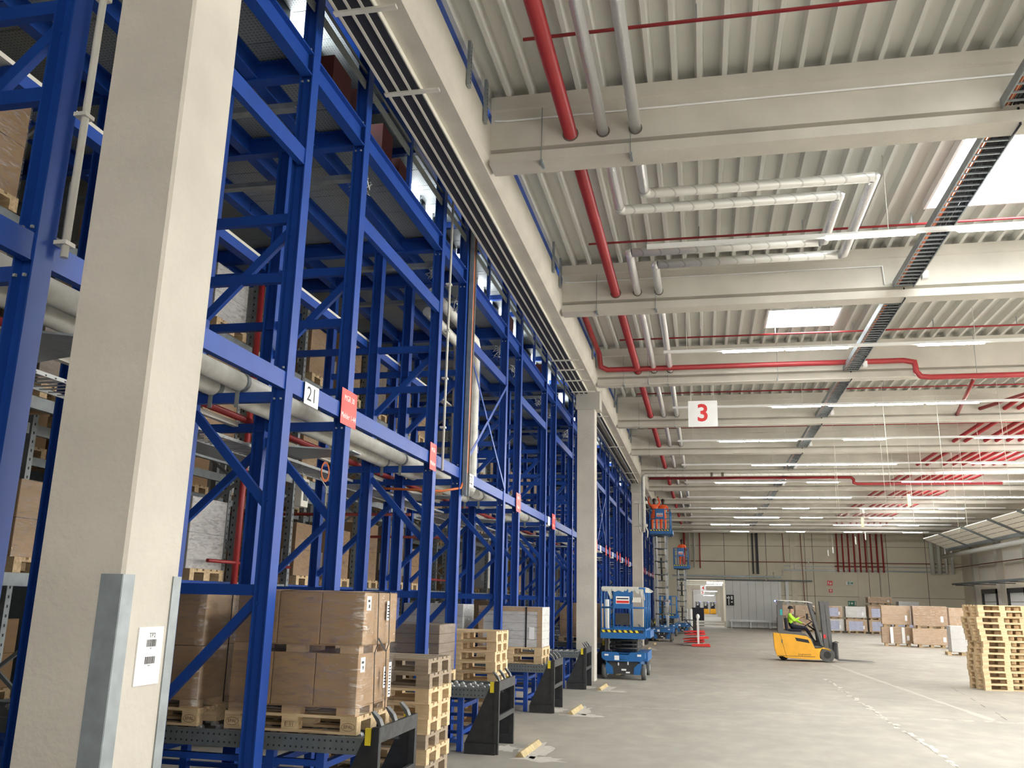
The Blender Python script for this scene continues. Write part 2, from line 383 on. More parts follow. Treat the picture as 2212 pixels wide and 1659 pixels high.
# right wall: pilasters, light panels, dock doors
mb = MB()
for k, y in enumerate((55.2, 60.8, 66.4, 72)): mb.box(XR-.35, y-.3, 0, XR, y+.3, 7.9)
struct(mb, 'trim_4', 'concrete')
mb = MB()
for y in (55.2, 60.8, 66.4): 
    for z in (3.9, 4.85): mb.box(XR-.05, y+.55, z, XR, y+4.9, z+.85)
struct(mb, 'trim_5', 'offwhite')
dn = 0
for y in (55.2, 60.8, 66.4):
    dn += 1
    d = struct(box(XR-.08, y+1.3, 0, XR-.03, y+4.3, 3.0), 'door_%d' % dn, 'door_grey')
    mb = MB(); mb.box(XR-.2, y+1.1, 0, XR-.05, y+1.3, 3.3); mb.box(XR-.2, y+4.3, 0, XR-.05, y+4.5, 3.3); mb.box(XR-.2, y+1.1, 3.0, XR-.05, y+4.5, 3.3)
    build(mb, 'door_frame', 'black_steel', d)
    mb = MB()
    for z in (.6, 1.2, 1.8, 2.4): mb.box(XR-.1, y+1.32, z, XR-.08, y+4.28, z+.03)
    build(mb, 'panel_joint', 'seam', d)
# passage behind the far wall: portals and end wall
for k, (y, hw, zt) in enumerate(((84, 1.75, 3.78), (100, 1.75, 3.8), (118, 1.75, 3.8), (138, 1.75, 3.8))):
    mb = MB(); mb.box(-3.2, y, 0, -1.62, y+.3, 5.2); mb.box(1.75, y, 0, 3.2, y+.3, 5.2); mb.box(-1.62, y, 3.8, 1.75, y+.3, 5.2)
    struct(mb, 'wall_passage', 'passage_wall')
mb = MB(); mb.box(-3.4, YF+.25, 0, -3.2, 175, 5.2); mb.box(3.2, YF+.25, 0, 3.4, 175, 5.2); mb.box(-3.2, 175, 0, 3.2, 175.2, 5.2)
struct(mb, 'wall_passage', 'passage_wall')
struct(box(-3.4, YF+.25, 5.2, 3.4, 175.2, 5.3), 'ceiling', 'deck')
for i, (a, b) in enumerate(((77, 83), (86, 98), (102, 116), (120, 136), (140, 168))): struct(box(-2.4, a, 5.14, 2.4, b, 5.19), 'window_%d' % (60+i), 'passage_fill_glow')  # unseen glowing panels added to brighten the passage walls and barriers
mb = MB(); mb.box(-1.9, 170.8, 0, 2.3, 170.9, 4.3); struct(mb, 'door_20', 'white')
# floor joints and worn lines (flat paint and filler on the slab)
random.seed(3)
def line(x0, y0, x1, y1, w, n, m='dust', gap=.25, jit=.03):
    mb = MB(); p, q = Vector((x0, y0, 0)), Vector((x1, y1, 0)); d = (q-p).normalized(); a = Vector((-d.y, d.x, 0)); L = (q-p).length
    for i in range(n):
        if random.random() < gap: continue
        s0 = L*i/n; s1 = L*(i+(random.uniform(.75, 1.0) if gap else 1.01))/n; j = random.uniform(-jit, jit); ww = w*random.uniform(.5, 1.1)
        c = [p+d*s0+a*(j-ww/2), p+d*s1+a*(j-ww/2+random.uniform(-jit, jit)/2), p+d*s1+a*(j+ww/2), p+d*s0+a*(j+ww/2+random.uniform(-jit, jit)/2)]
        mb.add([(v.x, v.y, .0015) for v in c], [(0, 1, 2, 3)])
    return mb
for k, a in enumerate(((-2.2, 17.3, 8.0, 17.9, .035, 60, 'dust', .12, .004), (3.9, 17.75, 9.8, 18.2, .05, 40, 'dust', .35, .03), (4.15, 32.6, 5.0, 17.6, .17, 30, 'floor_track', 0, .01),
    (3.15, 26, 3.05, 11.0, .09, 70, 'dust', .3, .05), (3.12, 26, 3.02, 11.0, .012, 70, 'seam', .2, .01), (2.0, 41, 2.9, 33.5, .03, 20, 'seam', .3, .02), (5.0, 15.4, 9.0, 15.2, .05, 30, 'dust', .5, .04), (6, 25, 4.5, 11, .02, 20, 'seam', .5, .02))):
    struct(line(*a[:6], gap=a[7], jit=a[8]), 'trim_%d' % (10+k), a[6])
# dust patches round the floor stops
def patch(cx, cy, rx, ry, seed):
    random.seed(seed); n = 22; mb = MB(); v = [(cx, cy, .0012)]
    for i in range(n):
        a = 2*math.pi*i/n; k = random.uniform(.5, 1.15); v.append((cx+rx*k*math.cos(a), cy+ry*k*math.sin(a), .0012))
    return mb.add(v, [(0, 1+i, 1+(i+1) % n) for i in range(n)])

# ---------------- long girder, columns, cross beams ----------------
spans = [(-6.0, 4.0), (4.0, 22.35), (22.95, 40.6), (41.2, 58.8), (59.4, 75.9)]
for i, (y0, y1) in enumerate(((-6.0, 3.9), (3.95, 22.62), (22.66, 40.9), (40.94, 59.1), (59.14, 75.95))):
    mb = MB(); mb.prism([(-3.24, 7.25), (-2.57, 7.25), (-2.50, 7.32), (-2.50, 7.83), (-3.24, 7.83)], 'y', y0, y1)
    g = thing('girder', 'long pale concrete girder over the rack front, %s span from the camera' % ORD[i], 'girder', (-2.87, y0, 7.25), 'concrete girders along the rack front')
    build(mb, 'girder_body', 'concrete_beam', g)
    strips = ((-3.16, -3.07), (-3.03, -2.94), (-2.90, -2.82)) if i < 2 else ((-3.10, -3.04), (-2.86, -2.80))
    a, b = y0 + (.35 if i else 0), y1-.35
    for x0, x1 in strips: build(box(x0, a, 7.178, x1, b, 7.25), 'cable_channel', 'tray_black', g)
    mb = MB()
    for x0, x1 in strips: mb.box(x0-.03, a, 7.17, x0-.002, b, 7.25)
    mb.box(strips[-1][1], a, 7.19, strips[-1][1]+.012, b, 7.25)
    build(mb, 'channel_rail', 'offwhite', g)
    ys = {0: (3.0,), 1: (5.2, 6.58, 7.95, 18.9, 19.75, 20.8, 22.0), 2: (23.4, 25.2, 30.5, 37, 39), 3: (45, 52), 4: (63, 70)}[i]
    for y in ys: build(box(strips[0][0]-.05, y-.03, 7.155, strips[-1][1]+.22, y+.03, 7.178), 'channel_bracket', 'offwhite', g)
def column(i, y, loc):
    c = thing('column', loc, 'column', (-2.88, y, 0), 'concrete columns along the rack front')
    mb = MB(); e = .015
    mb.prism([(-3.11, y-.23), (-2.65-e, y-.23), (-2.65, y-.23+e), (-2.65, y+.23-e), (-2.65-e, y+.23), (-3.11, y+.23)], 'z', 0, 6.78)
    build(mb, 'shaft', 'concrete_smooth', c)
    build(box(-3.14, y-.26, 6.78, -2.52, y+.26, 7.25), 'capital', 'concrete', c)
    return c
c1 = column(0, 3.95, 'big pale concrete column in the left foreground with a paper sheet on it')
mb = MB(); mb.box(-2.655, 3.712, 0, -2.643, 3.80, 1.99); mb.box(-2.76, 3.708, 0, -2.645, 3.716, 1.99)
build(mb, 'corner_guard', 'galv', c1)
mb = MB(); mb.box(-2.655, 4.12, 0, -2.643, 4.19, 1.99)
build(mb, 'corner_guard', 'galv', c1)
sh = solo(box(-2.65, 3.885, 1.475, -2.6435, 4.085, 1.745), 'paper_notice', 'paper', 'white paper sheet marked TP2 with two barcodes stuck on the near column', 'sign')
text('TP2', .032, (-2.6432, 3.995, 1.705), (0, 1, 0), (0, 0, 1), 'ink', 'lettering', sh, ext=.0003)
random.seed(11)
for z, s in ((1.652, '057'), (1.572, '0471')):
    mb = MB(); y = 3.953
    while y < 4.032:
        w = random.choice((.0015, .003, .0045)); mb.box(-2.6434, y, z, -2.643, min(y+w, 4.034), z+.034); y += w+random.choice((.0015, .003))
    build(mb, 'barcode', 'ink', sh); text(s, .010, (-2.6432, 3.992, z-.008), (0, 1, 0), (0, 0, 1), 'ink', 'lettering', sh, ext=.0003)
column(1, 22.62, 'concrete column right behind the blue scissor lift with the plastic draped rail')
column(2, 40.9, 'concrete column behind the nearer raised scissor lift')
column(3, 59.1, 'far concrete column beside the raised lift with the worker in an orange vest')
# cross beams
for i, yb in enumerate(BEAMS):
    y0 = yb-.34
    lab = 'concrete roof beam spanning the hall, %s one counted from the camera' % ORD[i-1] if i else 'concrete roof beam above and behind the top edge of the view'
    b = thing('roof_beam', lab, 'beam', (8.7, y0, ZB), 'concrete beams across the hall')
    mb = MB(); mb.prism([(y0, 7.25), (yb, 7.25), (yb, 7.385), (yb-.14, 7.385), (yb-.14, 7.44), (yb-.05, 7.47), (yb-.05, 8.0), (yb-.02, 8.02), (yb-.02, ZD), (y0+.02, ZD), (y0+.02, 8.02), (y0+.05, 8.0), (y0+.05, 7.47), (y0+.14, 7.44), (y0+.14, 7.385), (y0, 7.385)], 'x', -2.5, XR)
    build(mb, 'beam_body', 'concrete_beam', b)
    mb = MB()
    if i in (1, 2): mb.tube([(-2.45, y0+.04, 7.87), (-2.3, y0+.035, 7.855), (3.3 if i == 2 else 5.0, y0+.035, 7.855)] + ([(3.32, y0+.035, 7.5)] if i == 2 else []), 0.013, 6)
    if mb.v: build(mb, 'conduit', 'white', b)
    if i in (1, 2, 3, 4, 5): build(box(-2.49, y0-.035, 7.235, 1.2 if i == 5 else XR-9, y0-.002, 7.25), 'cable_rail', 'offwhite', b) if i > 2 else None
    for k, x in enumerate((-1.83, -.72)): 
        if 0 < i < 8:
            build(MB().tube([(x, y0+.02, 7.99), (x, y0-.012, 7.25), (x, y0-.012, 7.2)], .005, 5).box(x-.015, y0-.03, 7.21, x+.02, y0+.16, 7.245), 'wire_clip', 'galv', b)
# blue edge beam under the roof deck edge
for i in range(len(BEAMS)-1):
    y0, y1 = BEAMS[i]+.01, BEAMS[i+1]-.35
    solo(box(-2.70, y0, 8.02, -2.60, y1, 8.33), 'edge_beam', 'blue', 'dark blue edge beam under the roof deck above the girder, %s bay' % ORD[i], 'beam', 'blue edge beams under the roof deck')
    mb = MB()
    for y in (y1-1.15, y1-.35) if i < 6 else (y1-.4,):
        t = thing('hanger_post', 'short galvanised post on the girder by the %s roof beam, %s one' % (ORD[i], 'nearer' if y < y1-.8 or i >= 6 else 'farther'), 'post', (-2.6, y, 7.83), 'galvanised posts on the girder')
        build(MB().prism([(-2.66, y-.05), (-2.6, y-.05), (-2.6, y-.046), (-2.656, y-.046), (-2.656, y+.046), (-2.6, y+.046), (-2.6, y+.05), (-2.66, y+.05)], 'z', 7.83, 8.3).box(-2.60, y-.05, 7.45, -2.56, y+.02, 8.3) if False else MB().box(-2.49, y-.05, 7.62, -2.455, y+.04, ZD-.004), 'channel', 'galv', t)
        h = MB()
        z = 7.66
        while z < 8.15: h.box(-2.456, y-.012, z, -2.4535, y+.004, z+.025); z += .05
        build(h, 'slot_row', 'ink', t)

# ---------------- pipes under the roof ----------------
def clampring(mb, x, y, z, r):
    mb.tube([(x, y-.015, z), (x, y+.015, z)], r+.012, 12)
def run(name, x, z, r, m, label, cat, pts=None):
    t = thing(name, label, cat, (x, 4, z), None)
    p = pts or [(x, -6, z), (x, YF-.3, z)]
    build(MB().tube(p, r, 14), 'pipe_run', m, t)
    for yb in BEAMS[1:8]:
        c = MB(); c.tube([(x, yb-.30, z), (x, yb-.285, z)], r+.014, 18)
        build(c, 'sleeve', 'seam', t)  # dark ring stands in for the shaded gap round the pipe, no real sleeve
    return t
ZP = 7.6
t = run('sprinkler_main', -1.47, ZP, .088, 'red', 'thick red sprinkler main running under the roof beside the two silver pipes', 'pipe', [(-1.47, -6, ZP), (-1.47, YF-.35, ZP), (-1.47, YF-.35, 4.75)])
def silver(x, y1, x2, y2, lab):
    t = thing('heating_pipe', lab, 'pipe', (x, 4, ZP), 'silver foil wrapped heating pipes')
    build(MB().tube([(x, -6, ZP), (x, y1, ZP)], .07, 14), 'pipe_run', 'foil', t)
    build(MB().tube([(x, y1-.02, ZP), (x, y1+.06, ZP), (x+.06, y1+.12, ZP), (x2, y1+.12, ZP)], .075, 14), 'pipe_loop', 'foil_white', t)
    build(MB().tube([(x2-.06, y1+.12, ZP), (x2, y1+.14, ZP), (x2, y1+.24, ZP), (x2, y2-.16, ZP), (x2, y2-.04, ZP), (x2-.08, y2, ZP)], .075, 14), 'pipe_loop', 'foil', t)
    build(MB().tube([(x2-.06, y2, ZP), (x+.05, y2, ZP)], .075, 14), 'pipe_loop', 'foil_white', t)
    build(MB().tube([(x+.06, y2, ZP), (x, y2+.03, ZP), (x, y2+.12, ZP), (x, YF-.35, ZP), (x, YF-.35, 4.75)], .07, 14), 'pipe_run', 'foil', t)
    for yb in BEAMS[1:8]: build(MB().tube([(x, yb-.30, ZP), (x, yb-.285, ZP)], .084, 18), 'sleeve', 'seam', t)  # dark rings for the shade in the beam holes, not actual sleeves
    return t
silver(-1.06, 12.05, 2.05, 13.85, 'silver heating pipe next to the thick red main, with the inner expansion loop')
silver(-.66, 11.55, 2.43, 14.45, 'silver heating pipe farther from the red main, with the outer expansion loop')
for i in range(1, 12):
    y = (BEAMS[i-1]+BEAMS[i])/2 + 1.2
    t = thing('sprinkler_line', 'thin red sprinkler pipe across the roof bay before the %s beam' % ORD[i-1], 'pipe', (-1.8, y, 8.0), 'thin red sprinkler pipes')
    build(MB().tube([(-1.8, y, 8.0), (XR-.3, y, 8.0)], .021, 8), 'pipe_run', 'red', t)
    mb = MB(); x = -1.6
    while x < 12 and i < 5: mb.box(x-.008, y-.008, 8.0, x+.008, y+.008, 8.2); x += 1.7
    if mb.v: build(mb, 'hanger', 'galv', t)
t = thing('sprinkler_feeder', 'red feeder pipe with a step down, crossing the hall at the third beam', 'pipe', (-2.3, 20.9, 7.8))
build(MB().tube([(-2.42, 17.6, 8.1), (-2.42, 20.6, 8.0), (-2.40, 21.2, 7.95), (-2.36, 21.25, 7.62), (-2.2, 21.3, 7.55), (4.75, 21.3, 7.55), (4.98, 21.3, 7.5), (5.0, 21.3, 7.38), (5.0, 21.3, 7.28), (5.1, 21.3, 7.15), (5.3, 21.3, 7.13), (12.5, 21.3, 7.13)], .065, 12), 'pipe_run', 'red', t)
for x in (-1.2, 1.9, 6.3): build(box(x-.012, 21.28, 7.2 if x < 5 else 7.1, x+.012, 21.6, 7.24 if x < 5 else 7.14).tube([(x, 21.3, 7.1 if x > 5 else 7.2), (x, 21.3, 8.1)], .006, 6), 'pipe_clip', 'galv', t)
t = thing('sprinkler_feeder', 'red feeder pipe crossing the far hall above the raised lifts', 'pipe', (-1, 38.8, 7.3))
build(MB().tube([(-2.2, 38.85, 7.18), (6.2, 38.85, 7.18), (6.3, 38.85, 7.1), (6.3, 38.85, 6.95), (6.45, 38.85, 6.9), (12.0, 38.85, 6.9)], .06, 10), 'pipe_run', 'red', t)
t = thing('heating_pipe', 'white wrapped pipe crossing the hall above the nearer raised lift', 'pipe', (-2.3, 36.5, 7.1))
build(MB().tube([(-2.35, 37.0, 4.7), (-2.35, 37.0, 7.0), (-2.25, 37.0, 7.08), (14, 37.0, 7.08)], .07, 12), 'pipe_run', 'foil_white', t)
for x in (.42, .86): build(MB().tube([(x, 37.0, 7.08), (x+.1, 37.0, 7.08)], .085, 12), 'sleeve', 'seam', t)
REDX = [8.70, 9.07, 9.70, 10.06, 10.42, 10.79, 11.16, 11.55, 11.95]
for i, x in enumerate(REDX):
    ys = 22.2 if i < 7 else 28
    xe = 10.63+.43*i
    t = thing('sprinkler_riser', '%s from the left of the parallel red pipes under the rooflights' % ORD[i], 'pipe', (x, ys, ZP), 'row of parallel red pipes')
    build(MB().tube([(x, 28.2 if i > 1 else 22.2, ZP), (x, 61.5, ZP), (xe, YF-1.5, ZP), (xe, YF-.35, ZP), (xe, YF-.35, 4.55)], .062, 10), 'pipe_run', 'red', t)
t = solo(MB().box(10.4, YF-.25, 4.95, 14.2, YF-.15, 5.05), 'pipe_rack', 'rust_red', 'red crossbar holding the row of red pipes on the far wall', 'rail')
solo(MB().tube([(7.5, 27.8, 7.45), (6.6, 22.2, 7.5)], .05, 8), 'drain_pipe', 'red', 'slanting red pipe under the roof right of the cable ladder', 'pipe')
solo(MB().tube([(9.9, 21.8, ZP), (8.0, 27.4, ZP)], .055, 8), 'drain_pipe', 'red', 'short red pipe under the roof, ending at the fourth beam', 'pipe')
for x, m, r in ((-.2, 'red', .05),): solo(MB().tube([(x, YF-.3, 8), (x, YF-.3, 4.7)], r, 8), 'wall_pipe', m, 'thin red pipe dropping down the far wall right of the two silver pipes', 'pipe')
for x, m, r, lab in ((17.7, 'duct_white', .17, 'left grey duct'), (18.2, 'duct_white', .17, 'right grey duct'), (18.7, 'foil', .10, 'left silver duct'), (19.15, 'foil', .10, 'right silver duct')):
    solo(MB().tube([(x, YF-.3, 7.9), (x, YF-.3, 4.5)], r, 10), 'wall_duct', m, lab + ' dropping down the far wall by the right corner', 'duct', 'ducts in the far right corner')
solo(MB().tube([(-1.7, YF-.2, 5.28), (XR-1, YF-.2, 5.28)], .03, 6), 'wall_pipe', 'dark_red', 'long thin red pipe running level along the far wall', 'pipe')
solo(MB().tube([(7.85, YF-.2, 8), (7.95, YF-.2, 2.0)], .028, 6), 'wall_pipe', 'dark_red', 'thin red pipe standing on the far wall right of the grey sliding door', 'pipe')
solo(MB().tube([(6.45, YF-.2, 8), (6.5, YF-.2, 5.3)], .028, 6), 'wall_pipe', 'dark_red', 'short thin red pipe high on the far wall left of the row of red pipes', 'pipe')
mb = MB(); mb.box(4.0, YF-.2, 4.3, 4.12, YF-.05, 8); mb.box(4.3, YF-.2, 4.3, 4.5, YF-.05, 8)
solo(mb, 'cable_riser', 'tray_black', 'dark cable riser on the far wall above the sliding door', 'cable tray')
# ---------------- cable ladder ----------------
for i in range(1, len(BEAMS)-1):
    y0 = BEAMS[i-1]+.02 if i > 1 else 5.0; y1 = BEAMS[i]-.31; x0, x1 = 3.45, 3.80; z = 7.43
    t = thing('cable_ladder', 'grey cable ladder with black cables, piece before the %s roof beam' % ORD[i-1], 'cable tray', (3.62, y0, z), 'cable ladder along the hall')
    for x in (x0, x1-.02): build(box(x, y0, z, x+.02, y1, z+.12), 'side_rail', 'galv', t)
    mb = MB(); y = y0+.1
    while y < y1: mb.box(x0+.02, y, z+.01, x1-.02, y+.022, z+.03); y += .17 if i < 6 else .3
    build(mb, 'rungs', 'galv', t)
    random.seed(i); mb = MB()
    for k in range(9):
        x = x0+.11+k*.025; mb.tube([(x+random.uniform(-.008, .008), y0+(y1-y0)*j/4, z+.045+random.uniform(0, .02)) for j in range(5)], .016, 6)
    build(mb, 'black_cables', 'tray_black', t)
    build(MB().tube([(x0+.06, y0+(y1-y0)*j/4, z+.045) for j in range(5)], .014, 6).tube([(x0+.09, y0, z+.045), (x0+.09, y1, z+.045)], .01, 6), 'orange_cables', 'cable_orange', t)
    build(MB().tube([(x0+.18, y1, z), (x0+.19, y1+.02, ZB-.02), (x0+.17, y1+.33, ZB-.04), (x0+.22, y1+.4, z+.02)], .014, 6), 'loose_cable', 'tray_black', t)
    if i < 8:
        build(box(x1+.02, y1-.55, z-.03, x1+.12, y1-.42, z+.10), 'junction_box', 'white', t)
# ---------------- light strips ----------------
ROWS = [(12.33, [(1.85, 3.07), (3.6, 4.8), (4.85, 6.1)]), (18.12, [(.52, 1.77), (1.79, 3.03), (4.33, 5.57), (8.2, 9.5)]), (23.7, [(1.92, 3.17), (3.35, 4.5), (4.52, 5.68), (5.74, 7.0), (9.6, 10.9)]),
    (28.85, [(.63, 1.88), (1.9, 3.07), (4.46, 5.73), (8.26, 9.53), (9.55, 10.8)]), (34.1, [(1.92, 3.2), (3.24, 4.45), (4.47, 5.68), (5.7, 7.07), (9.57, 10.85), (10.87, 12.1)]),
    (39.2, [(.64, 1.87), (1.89, 3.58), (4.47, 5.75), (8.25, 9.52), (9.54, 10.92), (12.14, 13.4)]), (44.9, [(1.93, 3.2), (3.24, 4.45), (4.47, 5.66), (5.7, 7.12), (9.69, 10.96), (11.0, 12.29), (12.31, 13.59), (13.61, 14.8)]),
    (50.1, [(.57, 1.83), (1.85, 3.0), (4.36, 5.73), (8.35, 9.86), (9.88, 11.31), (12.25, 13.51)]), (55.5, [(1.96, 3.43), (3.45, 4.6), (5.83, 7.1), (9.71, 10.99), (11.07, 12.34), (12.36, 13.55), (13.62, 14.92)]),
    (60.6, [(.6, 1.85), (1.9, 3.1), (4.4, 5.7), (8.39, 9.67), (9.69, 11.34), (12.29, 13.56)]), (66.5, [(2.05, 3.35), (5.97, 7.24), (9.89, 11.1), (13.8, 15.07)])]
for i, (y, lamps) in enumerate(ROWS):
    x0, x1 = (-.68, 15.5); z = 7.0
    t = thing('light_strip', 'hanging white fluorescent light strip, %s row counted from the camera' % ORD[i], 'ceiling light', (x0, y, z), 'rows of fluorescent light strips')
    build(MB().prism([(y-.035, z+.03), (y+.035, z+.03), (y+.035, z+.085), (y-.035, z+.085)], 'x', x0, x1), 'trunking', 'white', t)
    for a, b in lamps:
        rf = build(MB().prism([(y-.075, z+.03), (y-.05, z+.055), (y+.05, z+.055), (y+.075, z+.03), (y+.07, z+.03), (y+.045, z+.048), (y-.045, z+.048), (y-.07, z+.03)], 'x', a, b), 'reflector', 'white', t)
        build(MB().tube([(a+.015, y-.02, z+.015), (b-.015, y-.02, z+.015)], .016, 8).tube([(a+.015, y+.02, z+.015), (b-.015, y+.02, z+.015)], .016, 8), 'tube', 'tube', rf)
    for x in ((-.2, 2.7, 5.4, 9.2) if i else (2.7, 5.5)): build(MB().tube([(x, y, z+.085), (x, y, ZD+.05)], .006 if i > 1 else .007, 5), 'hanging_chain', 'offwhite', t)
# cable ties dangling from the ceiling on the right, and hanging signs
def hang_sign(x, y, z, w, h, s, label, rz=0, m='white', zt=None, mt='number_red', ch=True):
    t = thing('hanging_sign', label, 'sign', (x, y, z), None, rz)
    build(box(-w/2, -.006, 0, w/2, .006, h), 'panel', m, t, local=True)
    if s: text(s, h*.92, (0, -.008, h*.5), (1, 0, 0), (0, 0, 1), mt, 'lettering', t, local=True, ext=.001, bold=.022)
    zt = zt or ZD-.02
    for k in (-1, 1): build(MB().tube([(k*w*.38, 0, h-.03), (k*(w*.38 if ch else w*.5), 0, zt-z)], .004, 5), 'chain', 'offwhite', t, local=True)
    return t
hang_sign(.11, 22.0, 6.19, .72, .66, '3', 'large white hanging sign with a red number 3')
def sign_pos(x, y, z, lab, m='duct_white', rz=70, w=.6, h=.5): hang_sign(x, y, z, w, h, '', lab, R(rz), m, ZB, ch=False)
SG = [(8.4, 35.0, 5.35), (8.6, 39.2, 5.35), (8.5, 50, 5.35), (8.57, 53.6, 5.35), (8.62, 63.2, 5.35), (8.75, 66.6, 5.35), (7.75, 70, 4.9), (6.8, 71, 4.55), (6.0, 72, 4.1), (5.4, 73, 3.95), (4.9, 74, 3.75)]
for i, (x, y, z) in enumerate(SG):
    sign_pos(x, y, z, '%s from the right of the small blank hanging signs seen edge on' % ORD[i], rz=76, w=.75 if i < 2 else .6, h=.42)
for i, (x, y, z) in enumerate(((8.57, 39.6, 6.05), (8.44, 50.2, 6.05))):
    hang_sign(x, y, z, .16, .5, '', 'pale yellow hanging tag plate, %s one' % ('nearer' if i == 0 else 'farther'), R(20), 'tag_yellow', ZB)
hang_sign(-.02, 90, 3.05, .55, .5, '4', 'small white hanging sign with number 4 in the passage', zt=5.2)
hang_sign(-.1, 112, 2.9, .45, .5, '5', 'small hanging sign deeper in the passage', zt=5.2)
for i in range(16):
    random.seed(100+i); x = 4.4+i*.42+random.uniform(-.1, .1); y = random.choice((24.5, 30, 36)); 
    solo(MB().tube([(x, y, ZB-.02 if False else 8.1), (x+random.uniform(-.05, .05), y, random.uniform(4.4, 5.4))], .006, 4), 'hanging_wire', 'offwhite', 'thin pale wire hanging from the roof, %s from the left' % ORD[i], 'wire', 'thin wires hanging from the roof')
# raised sectional doors under the roof on the right and the long duct
DY = [66.6, 61.7, 56.5, 51.4, 46.7, 41.8, 37.0]
for i in range(6):
    y1, y0 = DY[i]-.12, DY[i+1]+.25
    xa, za, xb, zb = 15.1, 6.58, 16.5, 5.93
    t = thing('raised_door', 'raised pale sectional door tilted under the roof on the right, %s from the far wall' % ORD[i], 'door', (15.8, y0, 5.9), 'raised sectional doors')
    build(MB().prism([(xa, za), (xb, zb), (xb+.02, zb+.05), (xa+.02, za+.05)], 'y', y0, y1), 'door_leaf', 'offwhite', t)
    mb = MB(); L = lambda f, o: (xa+(xb-xa)*f-.42*o, za+(zb-za)*f-.9*o)
    for f in (.25, .5, .75):
        for k in range(4):
            p, q = L(f-.012, .004), L(f+.012, .004); ya = y0+(y1-y0)*(k+.04)/4; yb = y0+(y1-y0)*(k+.96)/4
            mb.add([(p[0], ya, p[1]), (q[0], ya, q[1]), (q[0], yb, q[1]), (p[0], yb, p[1])], [(0, 1, 2, 3)])
    build(mb, 'leaf_joint', 'black_steel', t)
    mb = MB()
    for k in range(1, 5):
        yy = y0+(y1-y0)*k/5; p, q = L(0, .004), L(1, .004); mb.add([(p[0], yy-.015, p[1]), (q[0], yy-.015, q[1]), (q[0], yy+.015, q[1]), (p[0], yy+.015, p[1])], [(0, 1, 2, 3)])
    build(mb, 'leaf_rib', 'duct_white', t)
    build(MB().bar((xa-.15, y0-.17, za+.02), (xb+.15, y0-.17, zb-.11), .05, .10), 'track', 'galv_dark', t)
solo(MB().bar((16.75, 36, 5.88), (16.75, 67, 5.88), .12, .22), 'door_rail', 'galv_dark', 'dark rail along the lower edge of the raised doors', 'rail')
solo(MB().tube([(17.9, 30, 5.72), (17.9, 73, 5.72)], .16, 12), 'air_duct', 'duct_white', 'long pale duct running below the raised doors on the right', 'duct')
mb = MB(); mb.box(18.55, 28, 6.25, 18.9, 74, 6.55); solo(mb, 'crane_rail', 'galv_dark', 'dark steel beam beside the raised doors along the right wall', 'beam')
solo(MB().tube([(19.3, 26, 5.0), (19.3, 75.7, 5.0)], .035, 6), 'wall_pipe', 'dark_red', 'thin red pipe along the right wall below the long duct', 'pipe')
mb = MB(); mb.box(18.3, 26, 3.62, 18.34, 73, 3.74); mb.box(18.7, 26, 3.62, 18.74, 73, 3.74); y = 26.1
while y < 73: mb.box(18.34, y, 3.63, 18.7, y+.04, 3.66); y += .4
for y in range(28, 73, 4): mb.box(18.3, y, 3.56, XR, y+.06, 3.62)
solo(mb, 'cable_tray', 'galv_dark', 'dark cable tray on brackets along the right wall above the dock doors', 'cable tray')
# far wall furniture
t = thing('sliding_door', 'grey panelled sliding fire door right of the passage opening in the far wall', 'door', (4.0, YF-.2, 0))
build(box(1.75, YF-.2, .05, 6.15, YF-.1, 3.72), 'door_leaf', 'door_grey', t)
for i in range(1, 8): build(box(1.75+i*.6, YF-.208, .05, 1.765+i*.6, YF-.2, 3.72), 'leaf_joint', 'seam', t)
build(box(-1.9, YF-.3, 3.76, 8.6, YF-.06, 3.86), 'track', 'galv_dark', t)
build(box(6.5, YF-.2, 0, 6.75, YF-.05, 3.75), 'end_post', 'door_grey', t)
t = thing('notice_board', 'black board with pale notices on the grey sliding door', 'sign', (2.1, YF-.22, 1.8))
build(box(1.82, YF-.24, 1.75, 2.42, YF-.21, 2.6), 'board', 'ink', t)
mb = MB(); mb.box(1.97, YF-.25, 1.8, 2.04, YF-.24, 2.5); mb.box(1.85, YF-.25, 2.3, 2.1, YF-.24, 2.42); mb.box(2.18, YF-.25, 2.22, 2.32, YF-.24, 2.5); mb.box(2.18, YF-.25, 1.98, 2.32, YF-.24, 2.08)
build(mb, 'notice', 'paper', t)
t = thing('guard_rail', 'grey steel guard rail in front of the sliding door', 'barrier', (4.0, YF-.6, 0))
build(box(2.0, YF-.62, .5, 6.6, YF-.55, .66), 'rail', 'steel_light', t)
for x in (2.1, 3.6, 5.1, 6.5): build(box(x, YF-.55, 0, x+.1, YF-.45, .66), 'post', 'steel_light', t)
for i, (y, x0, x1) in enumerate(((77.5, -1.6, 1.75), (98, -1.6, 1.75), (122, -1.6, 1.75))):
    t = thing('passage_barrier', 'low white board barrier across the passage, %s one' % ('nearest', 'middle', 'farthest')[i], 'barrier', (0, y, 0), 'white barriers in the passage')
    for k, z in enumerate((.08, .30)): build(box(x0, y, z, x1, y+.05, z+.17), 'board', 'white', t)
    for x in (x0, x1-.1): build(box(x, y+.05, 0, x+.1, y+.12, .5), 'post', 'steel_light', t)
for i, (y, z, x0) in enumerate(((77.6, 3.62, .3), (79.6, 3.55, .3), (81.8, 3.45, .2), (112, 3.3, .1), (150, 3.1, 0))):
    t = thing('light_strip', 'light strip across the passage behind the far wall, %s one from the hall' % ORD[i], 'ceiling light', (0, y, z), 'light strips in the passage')
    build(box(-1.5, y-.04, z, 1.66, y+.04, z+.05), 'trunking', 'duct_white', t); build(box(x0, y-.02, z-.03, 1.62, y+.02, z), 'tube', 'tube', t)
    for x in (-1.2, 1.2): build(box(x-.01, y-.01, z+.05, x+.01, y+.01, 5.2), 'hanger', 'galv', t)
